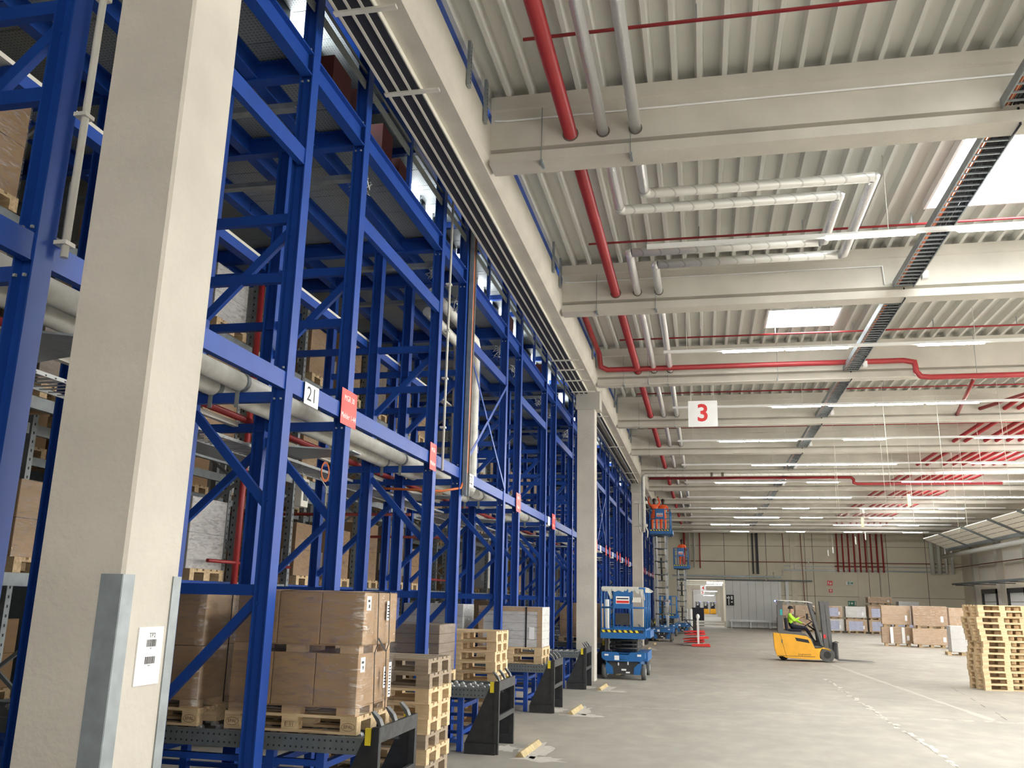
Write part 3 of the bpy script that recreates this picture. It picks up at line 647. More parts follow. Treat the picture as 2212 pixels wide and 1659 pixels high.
def wsign(x, z, w, h, m, lab, marks):
    t = thing('wall_sign', lab, 'sign', (x, YF-.12, z)); build(box(x-w/2, YF-.13, z, x+w/2, YF-.10, z+h), 'plate', m, t)
    mb = MB()
    for a, b, c, d in marks: mb.box(x-w/2+a*w, YF-.135, z+b*h, x-w/2+c*w, YF-.13, z+d*h)
    build(mb, 'pictogram', 'white' if m != 'white' else 'sign_green', t)
wsign(11.55, 1.95, .62, .36, 'sign_green', 'green escape sign with white figure above the cartons', ((.08, .2, .2, .8), (.35, .3, .6, .7), (.8, .1, .95, .9)))
wsign(11.45, 3.55, .55, .28, 'white', 'white and green escape sign high on the far wall', ((.25, .1, .4, .9), (.5, .1, .6, .9), (.7, .2, .95, .8)))
wsign(9.95, 3.5, .4, .36, 'sign_red', 'red fire sign high on the far wall left of the red pipes', ((.15, .3, .35, .8), (.5, .2, .8, .6)))
wsign(9.98, 2.95, .26, .26, 'sign_red', 'small square red fire sign below another red sign on the far wall', ((.3, .2, .7, .8),))
solo(box(11.2, YF-.3, 1.55, 12.2, YF-.1, 1.72), 'door_lintel', 'dark_red', 'dark red door top showing above the cartons under the green sign', 'door')
# ---------------- blue rack front ----------------
P = 4.37; NK = 16
A = [6.90+P*(k-1) for k in range(NK)]; Bq = [8.25+P*(k-1) for k in range(NK)]
XF, XB, XC = -3.57, -4.46, -5.75
def lab_pair(k): return '%s pair' % ORD[k]
def frame(k, y, side):
    zt = 9.3
    t = thing('rack_frame', 'blue rack frame, %s post of the %s from the camera' % (side, lab_pair(k)), 'rack', (XF, y, 0), 'blue steel rack frames')
    build(MB().prism(hpoly(XF, y, .133, .14), 'z', .012, zt), 'front_post', 'blue', t)
    build(MB().prism(hpoly(XB, y, .133, .14), 'z', .012, 6.74), 'back_post', 'blue', t)
    build(MB().prism(hpoly(XC, y, .12, .12), 'z', .012, 6.74), 'back_post', 'blue', t)
    for x in (XF, XB, XC): build(box(x-.11, y-.11, 0, x+.11, y+.11, .012), 'base_plate', 'blue', t)
    for z in (1.94, 3.59, 4.70, 5.28): build(box(XC+.06, y-.03, z-.045, XF-.067, y+.03, z+.045), 'cross_beam', 'blue', t)
    build(MB().prism([(y-.06, 6.74), (y+.06, 6.74), (y+.06, 6.755), (y+.008, 6.755), (y+.008, 6.925), (y+.06, 6.925), (y+.06, 6.94), (y-.06, 6.94), (y-.06, 6.925), (y-.008, 6.925), (y-.008, 6.755), (y-.06, 6.755)], 'x', -9.4, XF-.067), 'platform_beam', 'blue', t)
    for p, q in (((XF-.067, 5.14), (XB+.067, 4.36)), ((XB+.067, 3.46), (XF-.067, 2.66)), ((XF-.067, 1.86), (XB+.067, 1.05)), ((XB-.067, 3.3), (XC+.06, 2.2))):
        build(MB().bar((p[0], y, p[1]), (q[0], y, q[1]), .05, .075), 'diagonal_brace', 'blue', t)
    mb = MB(); 
    for z in (3.84, 3.56, 6.66, 7.0): 
        for dx in (-.03, .03): mb.box(XF+dx-.008, y-.085, z-.008, XF+dx+.008, y-.07, z+.008)
    build(mb, 'bolts', 'steel_light', t)
    return t
for k in range(NK):
    if A[k] < 74.5: frame(k, A[k], 'near')
    if Bq[k] < 74.5: frame(k, Bq[k], 'far')
def longi(k, y0, y1, kind):
    g = 'narrow gap of the %s post pair' % ORD[k] if kind == 'pair' else 'wide bay after the %s post pair' % ORD[k]
    a, b = y0+.07, y1-.07
    for z0, z1, nm, lab in ((3.645, 3.80, 'rack_beam', 'bright blue lower front rack beam, '),) + (((5.79, 5.95, 'rack_beam', 'blue upper front rack beam, '),) if kind == 'bay' else ()):
        mb = MB(); x1 = XF+.055
        mb.prism([(x1, z0), (x1, z1), (x1-.06, z1), (x1-.06, z1-.008), (x1-.01, z1-.008), (x1-.01, z0+.008), (x1-.06, z0+.008), (x1-.06, z0)], 'y', a, b)
        solo(mb, nm, 'blue', lab+g, 'beam', 'blue beams along the rack front')
    t = thing('platform_edge', 'blue platform edge girder and handrail, '+g, 'railing', (XF, a, 6.72), 'platform edges')
    x1 = XF+.06
    build(MB().prism([(x1-.11, 6.72), (x1, 6.72), (x1, 6.735), (x1-.05, 6.735), (x1-.05, 6.945), (x1, 6.945), (x1, 6.96), (x1-.11, 6.96), (x1-.11, 6.945), (x1-.06, 6.945), (x1-.06, 6.735), (x1-.11, 6.735)], 'y', a, b), 'edge_girder', 'blue', t)
    build(MB().tube([(XF+.03, a, 7.93), (XF+.03, b, 7.93)], .022, 8), 'handrail', 'blue', t)
    build(MB().tube([(XF+.03, a, 7.62), (XF+.03, b, 7.62)], .016, 8), 'knee_rail', 'galv', t)
    build(box(XF+.02, a, 7.42, XF+.035, b, 7.52), 'toe_board', 'perforated', t)
    if kind == 'bay': build(box(XF, (a+b)/2-.04, 6.96, XF+.05, (a+b)/2+.04, 7.95), 'rail_post', 'blue', t)
for k in range(NK-1):
    if Bq[k] < 74.5: longi(k, A[k], Bq[k], 'pair')
    if A[k+1] < 74.5: longi(k, Bq[k], A[k+1], 'bay')
# cross braced bay after the third pair (thin crossing bars)
for k in (2, 6, 10):
    t = thing('cross_brace', 'thin crossing blue bars, wide bay after the %s post pair' % ORD[k], 'brace', (XF+.08, Bq[k], 3.8), 'thin cross braces')
    y0, y1 = Bq[k]+.07, A[k+1]-.07
    build(MB().bar((XF+.08, y0, 5.8), (XF+.08, y1, 3.85), .008, .06), 'brace_bar', 'blue', t); build(MB().bar((XF+.09, y0, 3.85), (XF+.09, y1, 5.8), .008, .06), 'brace_bar', 'blue', t)
# platform floors
for k in range(NK-1):
    y0, y1 = A[k]-1.5, A[k+1]-1.5
    if k == 0: y0 = -2.9
    if y1 > 74.5: break
    t = thing('platform_floor', 'grey perforated platform floor over the %s post pair' % ORD[k], 'platform', (-6.4, y0, 6.96), 'perforated platform floors')
    mb = MB(); y = y0
    while y < y1-.01:
        e = min(y+.6, y1)
        mb.box(-9.4, y+.006, 6.965, XF-.09, e-.006, 6.99); y = e
    build(mb, 'floor_panel', 'perforated', t)
    for x in (-4.15, -4.95, -5.75, -7.2): build(MB().prism([(x-.06, 6.76), (x+.06, 6.76), (x+.06, 6.775), (x+.006, 6.775), (x+.006, 6.945), (x+.06, 6.945), (x+.06, 6.96), (x-.06, 6.96), (x-.06, 6.945), (x-.006, 6.945), (x-.006, 6.775), (x-.06, 6.775)], 'y', y0+.01, y1-.01), 'joist', 'blue', t)
    for yy in (A[k]+.35, Bq[k]+.55): build(box(-9.0, yy-.05, 6.64, XF-.15, yy+.05, 6.70), 'cable_duct', 'galv', t)
    random.seed(k)
    for yy in (A[k]+.3, Bq[k]+.5):
        mb = MB()
        for j in range(7):
            pts = [(-3.75+random.uniform(-.12, .1), yy+random.uniform(-.1, .1), 6.66+random.uniform(-.22, .04)) for _ in range(5)]
            mb.tube(pts, .006, 5)
        if k < 6: build(mb, 'cable_bundle', 'steel_light', t)
# upper gallery behind the handrail with windows and red cabinets
for k in range(NK-1):
    y0, y1 = A[k]-1.5, A[k+1]-1.5
    if k == 0: y0 = -2.9
    if y1 > 74.5: break
    t = thing('gallery_floor', 'perforated upper gallery floor above the handrail at the %s post pair' % ORD[k], 'platform', (-4.65, y0, 9.2), 'upper gallery floors')
    mb = MB(); y = y0
    while y < y1-.01: e = min(y+.6, y1); mb.box(-4.98, y+.006, 9.2, -4.36, e-.006, 9.23); y = e
    build(mb, 'floor_panel', 'perforated', t); build(box(-4.42, y0, 9.05, -4.34, y1, 9.24), 'edge_girder', 'blue', t)
    for yy in (A[k], Bq[k]): build(box(-4.98, yy-.05, 9.08, XF-.07, yy+.05, 9.2), 'cross_beam', 'blue', t)
mb = MB(); mb.box(-5.1, -3, 6.99, -5.0, 74.5, 8.45); mb.box(-5.1, -3, 9.5, -5.0, 74.5, 12.4)
struct(mb, 'wall_gallery', 'galv_dark')
random.seed(5); n = 20
y = 2.0
i = 0
WIN = [(9.0, 9.72), (13.9, 14.5), (14.8, 15.3), (17.0, 17.6), (18.9, 19.5), (19.9, 20.4), (21.1, 21.6), (22.6, 23.3), (25.6, 26.4), (28, 29), (31, 32), (35, 36), (40, 41.5), (47, 48.5), (55, 57)]
mb = MB(); last = -3
for a, b in WIN: mb.box(-5.1, last, 8.45, -5.0, a, 9.5); last = b
mb.box(-5.1, last, 8.45, -5.0, 74.5, 9.5); struct(mb, 'wall_gallery', 'galv_dark')
for j, (a, b) in enumerate(WIN):
    w = struct(box(-5.09, a, 8.45, -5.05, b, 9.5), 'window_%d' % (30+j), 'far_window')
    if j: build(MB().bar((-5.0, a, 8.5), (-5.0, b, 9.2), .02, .03).box(-5.02, b-.16, 8.45, -4.97, b-.10, 9.3), 'lattice_bar', 'galv', w)
for j, (a, b, h) in enumerate(((8.5, 9.02, 1.15), (9.22, 9.56, 1.15), (10.15, 10.55, 1.2), (10.85, 11.2, 1.05), (18.4, 18.8, 1.15), (22.7, 23.2, 1.15))):
    solo(box(-4.35, a, 6.99, -4.1, b, 6.99+h), 'cabinet', 'rust_red', 'dark red cabinet behind the platform handrail, %s one from the left' % ORD[j], 'cabinet', 'red cabinets on the platform')
# ---------------- pipes and cables of the rack ----------------
def lpipe(lab, x, z, r, m, y0, y1, pts=None, wrap=False):
    t = thing('supply_pipe', lab, 'pipe', (x, y0, z))
    build(MB().tube(pts or [(x, y0, z), (x, y1, z)], r, 14), 'pipe_run', m, t)
    if wrap:
        for k in range(NK):
            if y0+.2 < A[k] < y1-.2: build(MB().tube([(x, A[k]-.03, z), (x, A[k]+.03, z)], r+.006, 14).box(x-.02, A[k]-.04, 3.5, x+.02, A[k]-.034, z-.04), 'pipe_clamp', 'galv', t)
    return t
lpipe('upper fat cream wrapped pipe along the rack front above the crossbeams, near part', -3.98, 3.735, .085, 'pipe_cover', -2, 15.05, [(-3.98, -2, 3.735), (-3.98, 14.95, 3.735), (-3.98, 15.05, 3.82), (-3.98, 15.05, 6.4), (-3.98, 14.95, 6.5), (-3.98, 12.3, 6.5)], True)
lpipe('upper fat cream wrapped pipe along the rack front beyond the standing pipes', -3.98, 3.735, .085, 'pipe_cover', 15.35, 72, None, True)
lpipe('lower fat cream wrapped pipe along the rack front above the crossbeams, near part', -4.24, 3.70, .085, 'pipe_cover', -2, 14.8, [(-4.24, -2, 3.70), (-4.24, 14.7, 3.70), (-4.24, 14.8, 3.8), (-4.24, 14.8, 6.3), (-4.24, 14.7, 6.4), (-4.24, 12.9, 6.4)], True)
lpipe('lower fat cream wrapped pipe along the rack front beyond the standing pipes', -4.24, 3.70, .085, 'pipe_cover', 15.1, 72, None, True)
lpipe('thin red pipe running along behind the two fat cream pipes', -4.66, 3.68, .035, 'red', -2, 72)
solo(box(-4.78, -2, 3.60, -4.72, 72, 3.65), 'cable_duct', 'offwhite', 'pale cable duct below the thin red pipe in the rack', 'duct')
for k in range(12):
    y0, y1 = A[k]+.15 - (3 if k == 0 else 0), A[k+1]-.15
    mb = MB(); x0, x1 = -5.0, -4.60
    mb.box(x0, y0, 3.40, x0+.015, y1, 3.43); mb.box(x1-.015, y0, 3.40, x1, y1, 3.43); y = y0
    while y < y1: mb.box(x0, y, 3.405, x1, y+.018, 3.415); y += .1 if k < 4 else .25
    solo(mb, 'wire_tray', 'steel_light', 'wire mesh cable tray under the rack pipes at the %s post pair' % ORD[k], 'cable tray', 'wire cable trays')
    solo(MB().prism([(-5.65, Bq[k]+.1), (-4.85, Bq[k]+.1), (-3.75, Bq[k]+.75), (-3.75, Bq[k]+1.0), (-5.65, Bq[k]+1.6)], 'z', 3.46, 3.475), 'cover_plate', 'galv', 'grey sheet cover plate under the pipes after the %s post pair' % ORD[k], 'plate', 'cover plates under the pipes')
def vpipe(lab, x, y, z0, z1, r, m, clips=()):
    t = thing('standpipe', lab, 'pipe', (x, y, z0)); build(MB().tube([(x, y, z0), (x, y, z1)], r, 10), 'pipe_run', m, t)
    for z in clips: build(box(x-.05, y-.04, z-.012, x+r+.008, y+.04, z+.012), 'clip', m, t)
    return t
vpipe('thin cream pipe clipped to the nearest blue post at the left edge', -3.455, 3.97, 3.72, 7.5, .022, 'offwhite', (3.8, 4.6, 5.4, 6.2))
vpipe('thin white pipe clipped to the blue post left of the copper coloured cables', -3.455, 11.47, 3.6, 7.6, .018, 'offwhite', (4.2, 4.9, 5.6, 6.3))
t = thing('cable_riser', 'tall grey channel with orange cables on the blue post left of sign 22', 'cable tray', (-3.48, 12.72, 3.4))
build(MB().box(-3.50, 12.64, 3.4, -3.42, 12.66, 9.2).box(-3.50, 12.80, 3.4, -3.42, 12.82, 9.2).box(-3.50, 12.64, 3.4, -3.49, 12.82, 9.2), 'channel', 'galv', t)
build(MB().tube([(-3.46, 12.74, 3.7), (-3.455, 12.74, 5), (-3.46, 12.745, 6.5), (-3.46, 12.74, 9.1)], .022, 8).tube([(-3.45, 12.77, 3.75), (-3.45, 12.765, 5.2), (-3.45, 12.77, 9.1)], .014, 8), 'cables', 'cable_orange', t)
build(MB().tube([(-3.46, 12.74, 3.7), (-3.5, 12.6, 3.5), (-3.7, 12.3, 3.42), (-4.6, 12.1, 3.44)], .018, 8), 'cable_tail', 'cable_orange', t)
for i, (x, y, lab) in enumerate(((-6.1, 10.9, 'left'), (-6.1, 19.6, 'right'))):
    t = thing('sprinkler_riser', 'red standing pipe with a cross branch deep in the rack, %s one' % lab, 'pipe', (x, y, .02)); build(MB().tube([(x, y, .02), (x, y, 6.6)], .045, 8), 'pipe_run', 'red', t)
    for z in (2.3, 4.9): build(MB().tube([(x, y-.7, z), (x, y+1.6, z)], .025, 6), 'branch', 'red', t)
for i, (z, y) in enumerate(((3.2, 13.6), (3.02, 16.3))):
    solo(MB().tube([(-4.6, y, z), (-9, y, z)], .028, 6), 'sprinkler_branch', 'dark_red', 'dark red pipe running back into the rack below the standing pipes, %s one' % ('nearer', 'farther')[i], 'pipe')
t = thing('control_box', 'pale control box with a dark front hung in the rack below sign 21', 'box', (-4.9, 10.3, 3.0))
build(box(-5.0, 10.22, 2.98, -4.9, 10.42, 3.34), 'housing', 'offwhite', t, bevel=.01); build(box(-4.9, 10.27, 3.06, -4.893, 10.38, 3.30), 'faceplate', 'galv_dark', t)
build(MB().tube([(-4.93, 10.3, 3.34), (-4.93, 10.2, 3.5), (-4.9, 10.5, 3.52), (-4.88, 10.9, 3.3), (-4.9, 10.95, 3.0)], .008, 5), 'cable', 'offwhite', t)
mb = MB()
for r in (.10, .115): mb.tube([(-4.35, 9.65+r*math.cos(a), 3.33+r*math.sin(a)) for a in [2*math.pi*j/20 for j in range(21)]], .006, 5, caps=False)
solo(mb, 'cable_coil', 'cable_orange', 'small orange coil of cable hung in the rack right of the control box', 'cable')
solo(MB().prism([(-4.66, 5.32), (-4.56, 5.32), (-4.56, 5.42), (-4.66, 5.42)], 'y', 4.5, 6.8).box(-4.66, 7.0, 5.32, -4.56, 14, 5.42), 'inner_beam', 'blue', 'blue beam running back along the inner posts above plate 21', 'beam')
solo(box(-4.68, 4.0, 5.425, -4.57, 16, 5.46), 'cable_duct', 'offwhite', 'pale cable duct lying on the inner blue beam above plate 21', 'duct')
# ---------------- signs on the rack ----------------
def plate(x, y0, y1, z0, z1, m, lab, lines, tm, cat='sign', nm='sign_plate', sz=.1, sx=1):
    o = solo(box(x, y0, z0, x+.004, y1, z1), nm, m, lab, cat)
    for i, s in enumerate(lines): text(s, sz, (x+.0045, (y0+y1)/2, z1-(z1-z0)*((i+.5)/len(lines) if len(lines) > 1 else .5)), (0, 1, 0), (0, 0, 1), tm, 'lettering', o, ext=.0005, sx=sx)
    return o
XS = XF+.068
plate(XS, 7.19, 7.49, 3.60, 3.80, 'paper', 'white number plate reading 21, nearest to the big concrete column', ['21'], 'ink', sz=.19, sx=1.1)
plate(XS, 12.98, 13.36, 3.59, 3.79, 'paper', 'white number plate reading 22, right of the orange cables', ['22'], 'ink', sz=.19, sx=1.1)
plate(XS, 20.3, 20.6, 3.6, 3.8, 'paper', 'white number plate on the rack beam right of the fourth red plate', [], 'ink')
plate(XS+.004, 8.02, 8.42, 3.585, 3.95, 'sign_red', 'large red plate reading MGR 30 on the blue post right of plate 21', ['MGR 30', 'Melder 1-44'], 'white', sz=.082, sx=.95)
for y0, y1, lab in ((11.02, 11.30, 'red plate on a blue post, partly behind the thin white pipe'), (16.65, 17.08, 'red plate on the post two posts right of sign 22'), (20.88, 21.33, 'red plate on the last blue post before the second column')):
    plate(XS+.004, y0, y1, 3.56, 3.92, 'sign_red', lab, ['MGR', 'Melder'], 'white', sz=.08)
for k in range(6, 15):
    for y, s in ((A[k], 'near'), (Bq[k], 'far')):
        if y < 72: plate(XS+.004, y-.2, y+.2, 3.55, 3.92, 'sign_red', 'small red plate on the %s post of the %s, past the second column' % (s, lab_pair(k)), [], 'white')
    if Bq[k] < 72: plate(XS, Bq[k]+1.0, Bq[k]+1.4, 3.58, 3.8, 'paper', 'small white number plate on the rack beam after the %s post pair' % ORD[k], [], 'ink')
# ---------------- pallets ----------------
def pallet_proto(wm='wood', name='pallet', stamp=False):
    t = thing(name, 'wooden pallet', 'pallet', (0, 0, 0)); L, Wd = 1.2, .8
    for y, w in ((-.3275, .145), (-.165, .10), (0, .145), (.165, .10), (.3275, .145)): build(box(-L/2, y-w/2, .122, L/2, y+w/2, .144), 'deck_board', wm, t, local=True)
    for x in (-.5275, 0, .5275): build(box(x-.0725, -Wd/2, .10, x+.0725, Wd/2, .122), 'stringer_board', wm, t, local=True)
    for x in (-.5275, 0, .5275):
        for y, w in ((-.35, .10), (0, .145), (.35, .10)): build(box(x-.0725, y-w/2, .022, x+.0725, y+w/2, .10), 'block', wm, t, local=True)
    for y, w in ((-.35, .10), (0, .145), (.35, .10)): build(box(-L/2, y-w/2, 0, L/2, y+w/2, .022), 'bottom_board', wm, t, local=True)
    if stamp:
        for x in (-.5275, .5275):
            text('EPAL', .038, (x, -.4005, .061), (1, 0, 0), (0, 0, 1), 'stamp', 'stamp_mark', t, local=True, ext=.0004)
            build(MB().tube([(x+.058*math.cos(a), -.4008, .061+.031*math.sin(a)) for a in [2*math.pi*j/24 for j in range(25)]], .0016, 4, caps=False), 'stamp_mark', 'stamp', t, local=True)
        mb = MB()
        for dx in (-.04, -.034, -.02, .0, .012, .03): mb.box(dx-.002, -.4012, .045, dx+.002, -.4002, .08)
        mb.box(-.045, -.4012, .04, .045, -.4002, .042); mb.box(-.045, -.4012, .083, .045, -.4002, .085)
        build(mb, 'stamp_mark', 'stamp', t, local=True)
    kids(t); return t
PAL = pallet_proto(); PALG = pallet_proto('wood_grey'); PALS = pallet_proto('wood', stamp=True)
_used = set()
def put_pallet(src, loc, rz, lab, group=None):
    if src.name not in _used: _used.add(src.name); o = src; o.location = loc; o.rotation_euler[2] = rz; o['label'] = lab
    else: o = copy_tree(src, None, lab, loc, rz)
    if group: o['group'] = group
    elif 'group' in o.keys(): del o['group']
    return o
def whole_pallet_mesh():
    mb = MB(); L, Wd = 1.2, .8
    for y, w in ((-.3275, .145), (-.165, .10), (0, .145), (.165, .10), (.3275, .145)): mb.box(-L/2, y-w/2, .122, L/2, y+w/2, .144)
    for x in (-.5275, 0, .5275): mb.box(x-.0725, -Wd/2, .10, x+.0725, Wd/2, .122)
    for x in (-.5275, 0, .5275):
        for y, w in ((-.35, .10), (0, .145), (.35, .10)): mb.box(x-.0725, y-w/2, .022, x+.0725, y+w/2, .10)
    for y, w in ((-.35, .10), (0, .145), (.35, .10)): mb.box(-L/2, y-w/2, 0, L/2, y+w/2, .022)
    return mb
_o = build(whole_pallet_mesh(), 'pallet', 'wood', at=(0, 0, 0)); PME = _o.data; bpy.data.objects.remove(_o)
def small_pallet(loc, rz, lab, group):
    o = bpy.data.objects.new('pallet', PME); COL.objects.link(o); o.location = loc; o.rotation_euler[2] = rz
    return tag(o, lab, 'pallet', group)
def stack(cx, cy, n, where, seed, greys=(), rz=0, jit=.015, top=None, group=None, leanx=None):
    random.seed(seed)
    for i in range(n):
        pos = 'topmost' if i == n-1 else 'bottom' if i == 0 else '%s from the bottom' % ORD[i]
        dx = leanx[i] if leanx else 0
        put_pallet(PALG if i in greys else PAL, (cx+random.uniform(-jit, jit)+dx, cy+random.uniform(-jit, jit), .0+.1442*i), rz+random.uniform(-.012, .012), 'pallet, %s in %s' % (pos, where), group)
stack(-3.34, 9.35, 9, 'the stack right of the strapped cartons', 1, (1, 3, 7, 8), group='first floor pallet stack')
stack(-3.58, 13.4, 10, 'the stack left of the white cartons', 2, group='second floor pallet stack')
stack(7.156, 24.82, 14, 'the tall stack at the right edge', 3, rz=R(10.6), leanx=[0, 0, 0, -.02, -.02, -.01, .02, .05, 0, -.02, -.05, -.07, 0, 0], group='tall pallet stack at the right edge', jit=.01)
# ---------------- roller lanes with black end stops ----------------
def lane_proto():
    t = thing('roller_lane', 'x', 'conveyor', (0, 0, 0)); w = .95; L = -6.9
    for y in (.0, w-.05):
        build(MB().prism([(y, .66), (y+.05, .66), (y+.05, .67), (y+.008, .67), (y+.008, .782), (y+.05, .782), (y+.05, .79), (y, .79)], 'x', L, -.12), 'side_rail', 'galv_mid', t, local=True)
        mb = MB(); x = -.2
        while x > -3.2: mb.box(x, y-.001, .69, x+.015, y, .705); mb.box(x, y-.001, .75, x+.015, y, .765); x -= .05
        if y == 0: build(mb, 'slot_row', 'ink', t, local=True)
    build(box(L, .05, .745, -.14, w-.05, .76), 'deck_sheet', 'galv_dark', t, local=True)
    mb = MB(); x = -.25; j = 0
    while x > L+.1:
        for yy in ((.18, .42, .68) if j % 2 else (.28, .55, .80)): mb.tube([(x, yy-.03, .768), (x, yy+.03, .768)], .026, 8)
        x -= .13; j += 1
    build(mb, 'rollers', 'steel_light', t, local=True)
    mb = MB()
    for x in (-.50, -.95, -2.2, -3.6, -5.0):
        for y in (.06, w-.13): build(box(x-.035, y, 0, x+.035, y+.07, .66), 'leg', 'blue', t, local=True)
        mb.box(x-.03, .13, .2, x+.03, w-.13, .25); mb.box(x-.03, .13, .52, x+.03, w-.13, .57)
    for y in (.07, w-.12):
        mb.box(-5, y, .54, -.5, y+.05, .59); mb.box(-5, y, .33, -.5, y+.05, .37); mb.box(-5, y, .10, -.5, y+.05, .14)
    build(mb, 'support_frame', 'blue', t, local=True)
    for x in (-.85, -2.2, -3.6): build(MB().bar((x-.03, .09, .55), (x-1.3, .09, .18), .03, .05), 'diagonal_brace', 'blue', t, local=True)
    kids(t); return t
def stop_proto():
    t = thing('end_stop', 'x', 'barrier', (0, 0, 0)); w = .97
    for y in (0, w-.03):
        build(MB().prism([(0, .13), (0, .86), (-.07, .86), (-.40, .14), (-.40, .13)], 'y', y, y+.02), 'gusset_plate', 'black_steel', t, local=True)
        build(box(-.03, y-.015, .0, .03, y+.045, .88), 'front_post', 'black_steel', t, local=True)
        build(box(-.40, y-.05 if y == 0 else y-.02, 0, .0, y+.06 if y == 0 else y+.09, .13), 'foot', 'black_steel', t, local=True)
        build(MB().tube([(-.06, y+.035, .13), (-.06, y+.035, .24)], .006, 6).tube([(-.2, y+.035, .13), (-.2, y+.035, .16)], .008, 6).tube([(-.33, y+.035, .13), (-.33, y+.035, .16)], .008, 6), 'anchor_bolts', 'steel_light', t, local=True)
    build(box(.0, 0, .76, .032, w, .88), 'top_bar', 'worn_black', t, local=True); build(box(.0, .03, .40, .03, w-.03, .46), 'middle_bar', 'worn_black', t, local=True)
    for y in (.08, .42, .78): build(MB().prism([(.0, .86), (.02, .86), (-.01, .93), (-.07, .99), (-.085, .985), (-.04, .92)], 'y', y, y+.07), 'tine', 'worn_steel', t, local=True)
    for y in (-.012, w-.03): build(box(-.09, y, .74, -.04, y+.03, .87), 'yellow_marker', 'safety_yellow', t, local=True)
    kids(t); return t
LN = lane_proto(); ST = stop_proto()
for k in range(15):
    y0 = 7.17+P*(k-1)
    if y0 > 71: break
    pos = '%s lane from the camera' % ORD[k]
    if k == 0: l, s = LN, ST; l.location = (-2.62, y0, 0); s.location = (-2.62, y0-.01, 0); l['label'] = 'roller lane on blue legs, '+pos; s['label'] = 'black steel end stop with bent tines, '+pos
    else: l = copy_tree(LN, None, 'roller lane on blue legs, '+pos, (-2.62, y0, 0)); s = copy_tree(ST, None, 'black steel end stop with bent tines, '+pos, (-2.62, y0-.01, 0))
    l['group'] = 'roller lanes under the rack'; s['group'] = 'black end stops'
    mb = MB().prism([(-.06, 0), (.06, 0), (.012, .06), (-.012, .06)], 'y', -.55, .55)
    o = build(mb, 'floor_wedge', 'wedge_yellow', at=(0, 0, 0)); o.location = (-2.28, y0+.62-.25+.1, .001); o.rotation_euler[2] = -.03
    tag(o, 'worn yellow wedge bolted to the floor before the '+pos, 'wheel stop', 'yellow floor wedges')
    for q, (cx, cy, rx, ry) in enumerate(((-2.2, y0+.55, .22, .75), (-2.05, y0-.1, .4, .22), (-2.6, y0+.5, .2, .3))):
        if k < 9: struct(patch(cx, cy, rx, ry, k*3+q), 'trim_%d' % (40+k*3+q), 'dust')
# ---------------- strapped cartons on the first visible lane ----------------
def carton(x0, x1, y0, y1, z0, z1, lab, grp, m='cardboard', flap=True, seed=0, lbl=False):
    random.seed(seed); t = thing('carton', lab, 'carton', ((x0+x1)/2, (y0+y1)/2, z0), grp)
    build(box(x0+.003, y0+.003, z0, x1-.003, y1-.003, z1), 'body', m, t, bevel=.006)
    if flap:
        zz = z1+.002; h = random.uniform(.004, .022); xm = (x0+x1)/2
        build(MB().add([(x0+.01, y0, zz), (x1-.01, y0, zz), (x1-.02, (y0+y1)/2, zz+h), (x0+.02, (y0+y1)/2, zz+h*.6)], [(0, 1, 2, 3)]).add([(x0+.01, y1, zz), (x1-.01, y1, zz), (x1-.02, (y0+y1)/2, zz+h), (x0+.02, (y0+y1)/2, zz+h*.6)], [(3, 2, 1, 0)]), 'top_flap', 'cardboard_light', t)
    if lbl:
        lb = build(box(x1-.003, y0+.06, z1-.15, x1-.001, y0+.16, z1-.03), 'label', 'paper', t)
        build(box(x1-.001, y0+.08, z1-.08, x1, y0+.13, z1-.06).box(x1-.001, y0+.10, z1-.13, x1, y0+.13, z1-.10), 'label_print', 'ink', lb)
    return t
def feet(x0, x1, y0, y1, z, lab):
    t = thing('cardboard_skid', lab, 'skid', ((x0+x1)/2, (y0+y1)/2, z)); n = 3
    for i in range(n):
        xc = x0+.09+(x1-x0-.18)*i/(n-1)
        for yc in (y0+.06, (y0+y1)/2, y1-.06): build(box(xc-.085, yc-.05, z, xc+.085, yc+.05, z+.062), 'skid_foot', 'cardboard_light', t)
    build(box(x0, y0, z+.062, x1, y1, z+.07), 'skid_sheet', 'cardboard', t)
GRP = 'cartons on the first strapped load'
put_pallet(PALS, (-3.44, 7.68, .79), 0, 'stamped wooden pallet under the big strapped cartons at the end stop')
y0, y1 = 7.29, 8.07
feet(-4.03, -2.86, y0, y1, .934, 'cardboard skid between the pallet and the lower big brown cartons')
for i in range(3):
    x0 = -4.03+.39*i; carton(x0, x0+.39, y0, y1, 1.004, 1.43, 'big brown carton, lower layer, %s of three on the strapped load' % ('left', 'middle', 'right')[i], GRP, seed=i, flap=False, lbl=i == 2)
feet(-4.03, -2.86, y0, y1, 1.431, 'cardboard skid between the two layers of big brown cartons')
for i in range(3):
    x0 = -4.02+.395*i; carton(x0, x0+.395, y0, y1+.06, 1.501, 1.94, 'big brown carton, upper layer, %s of three on the strapped load' % ('left', 'middle', 'right')[i], GRP, seed=10+i, lbl=i == 2)
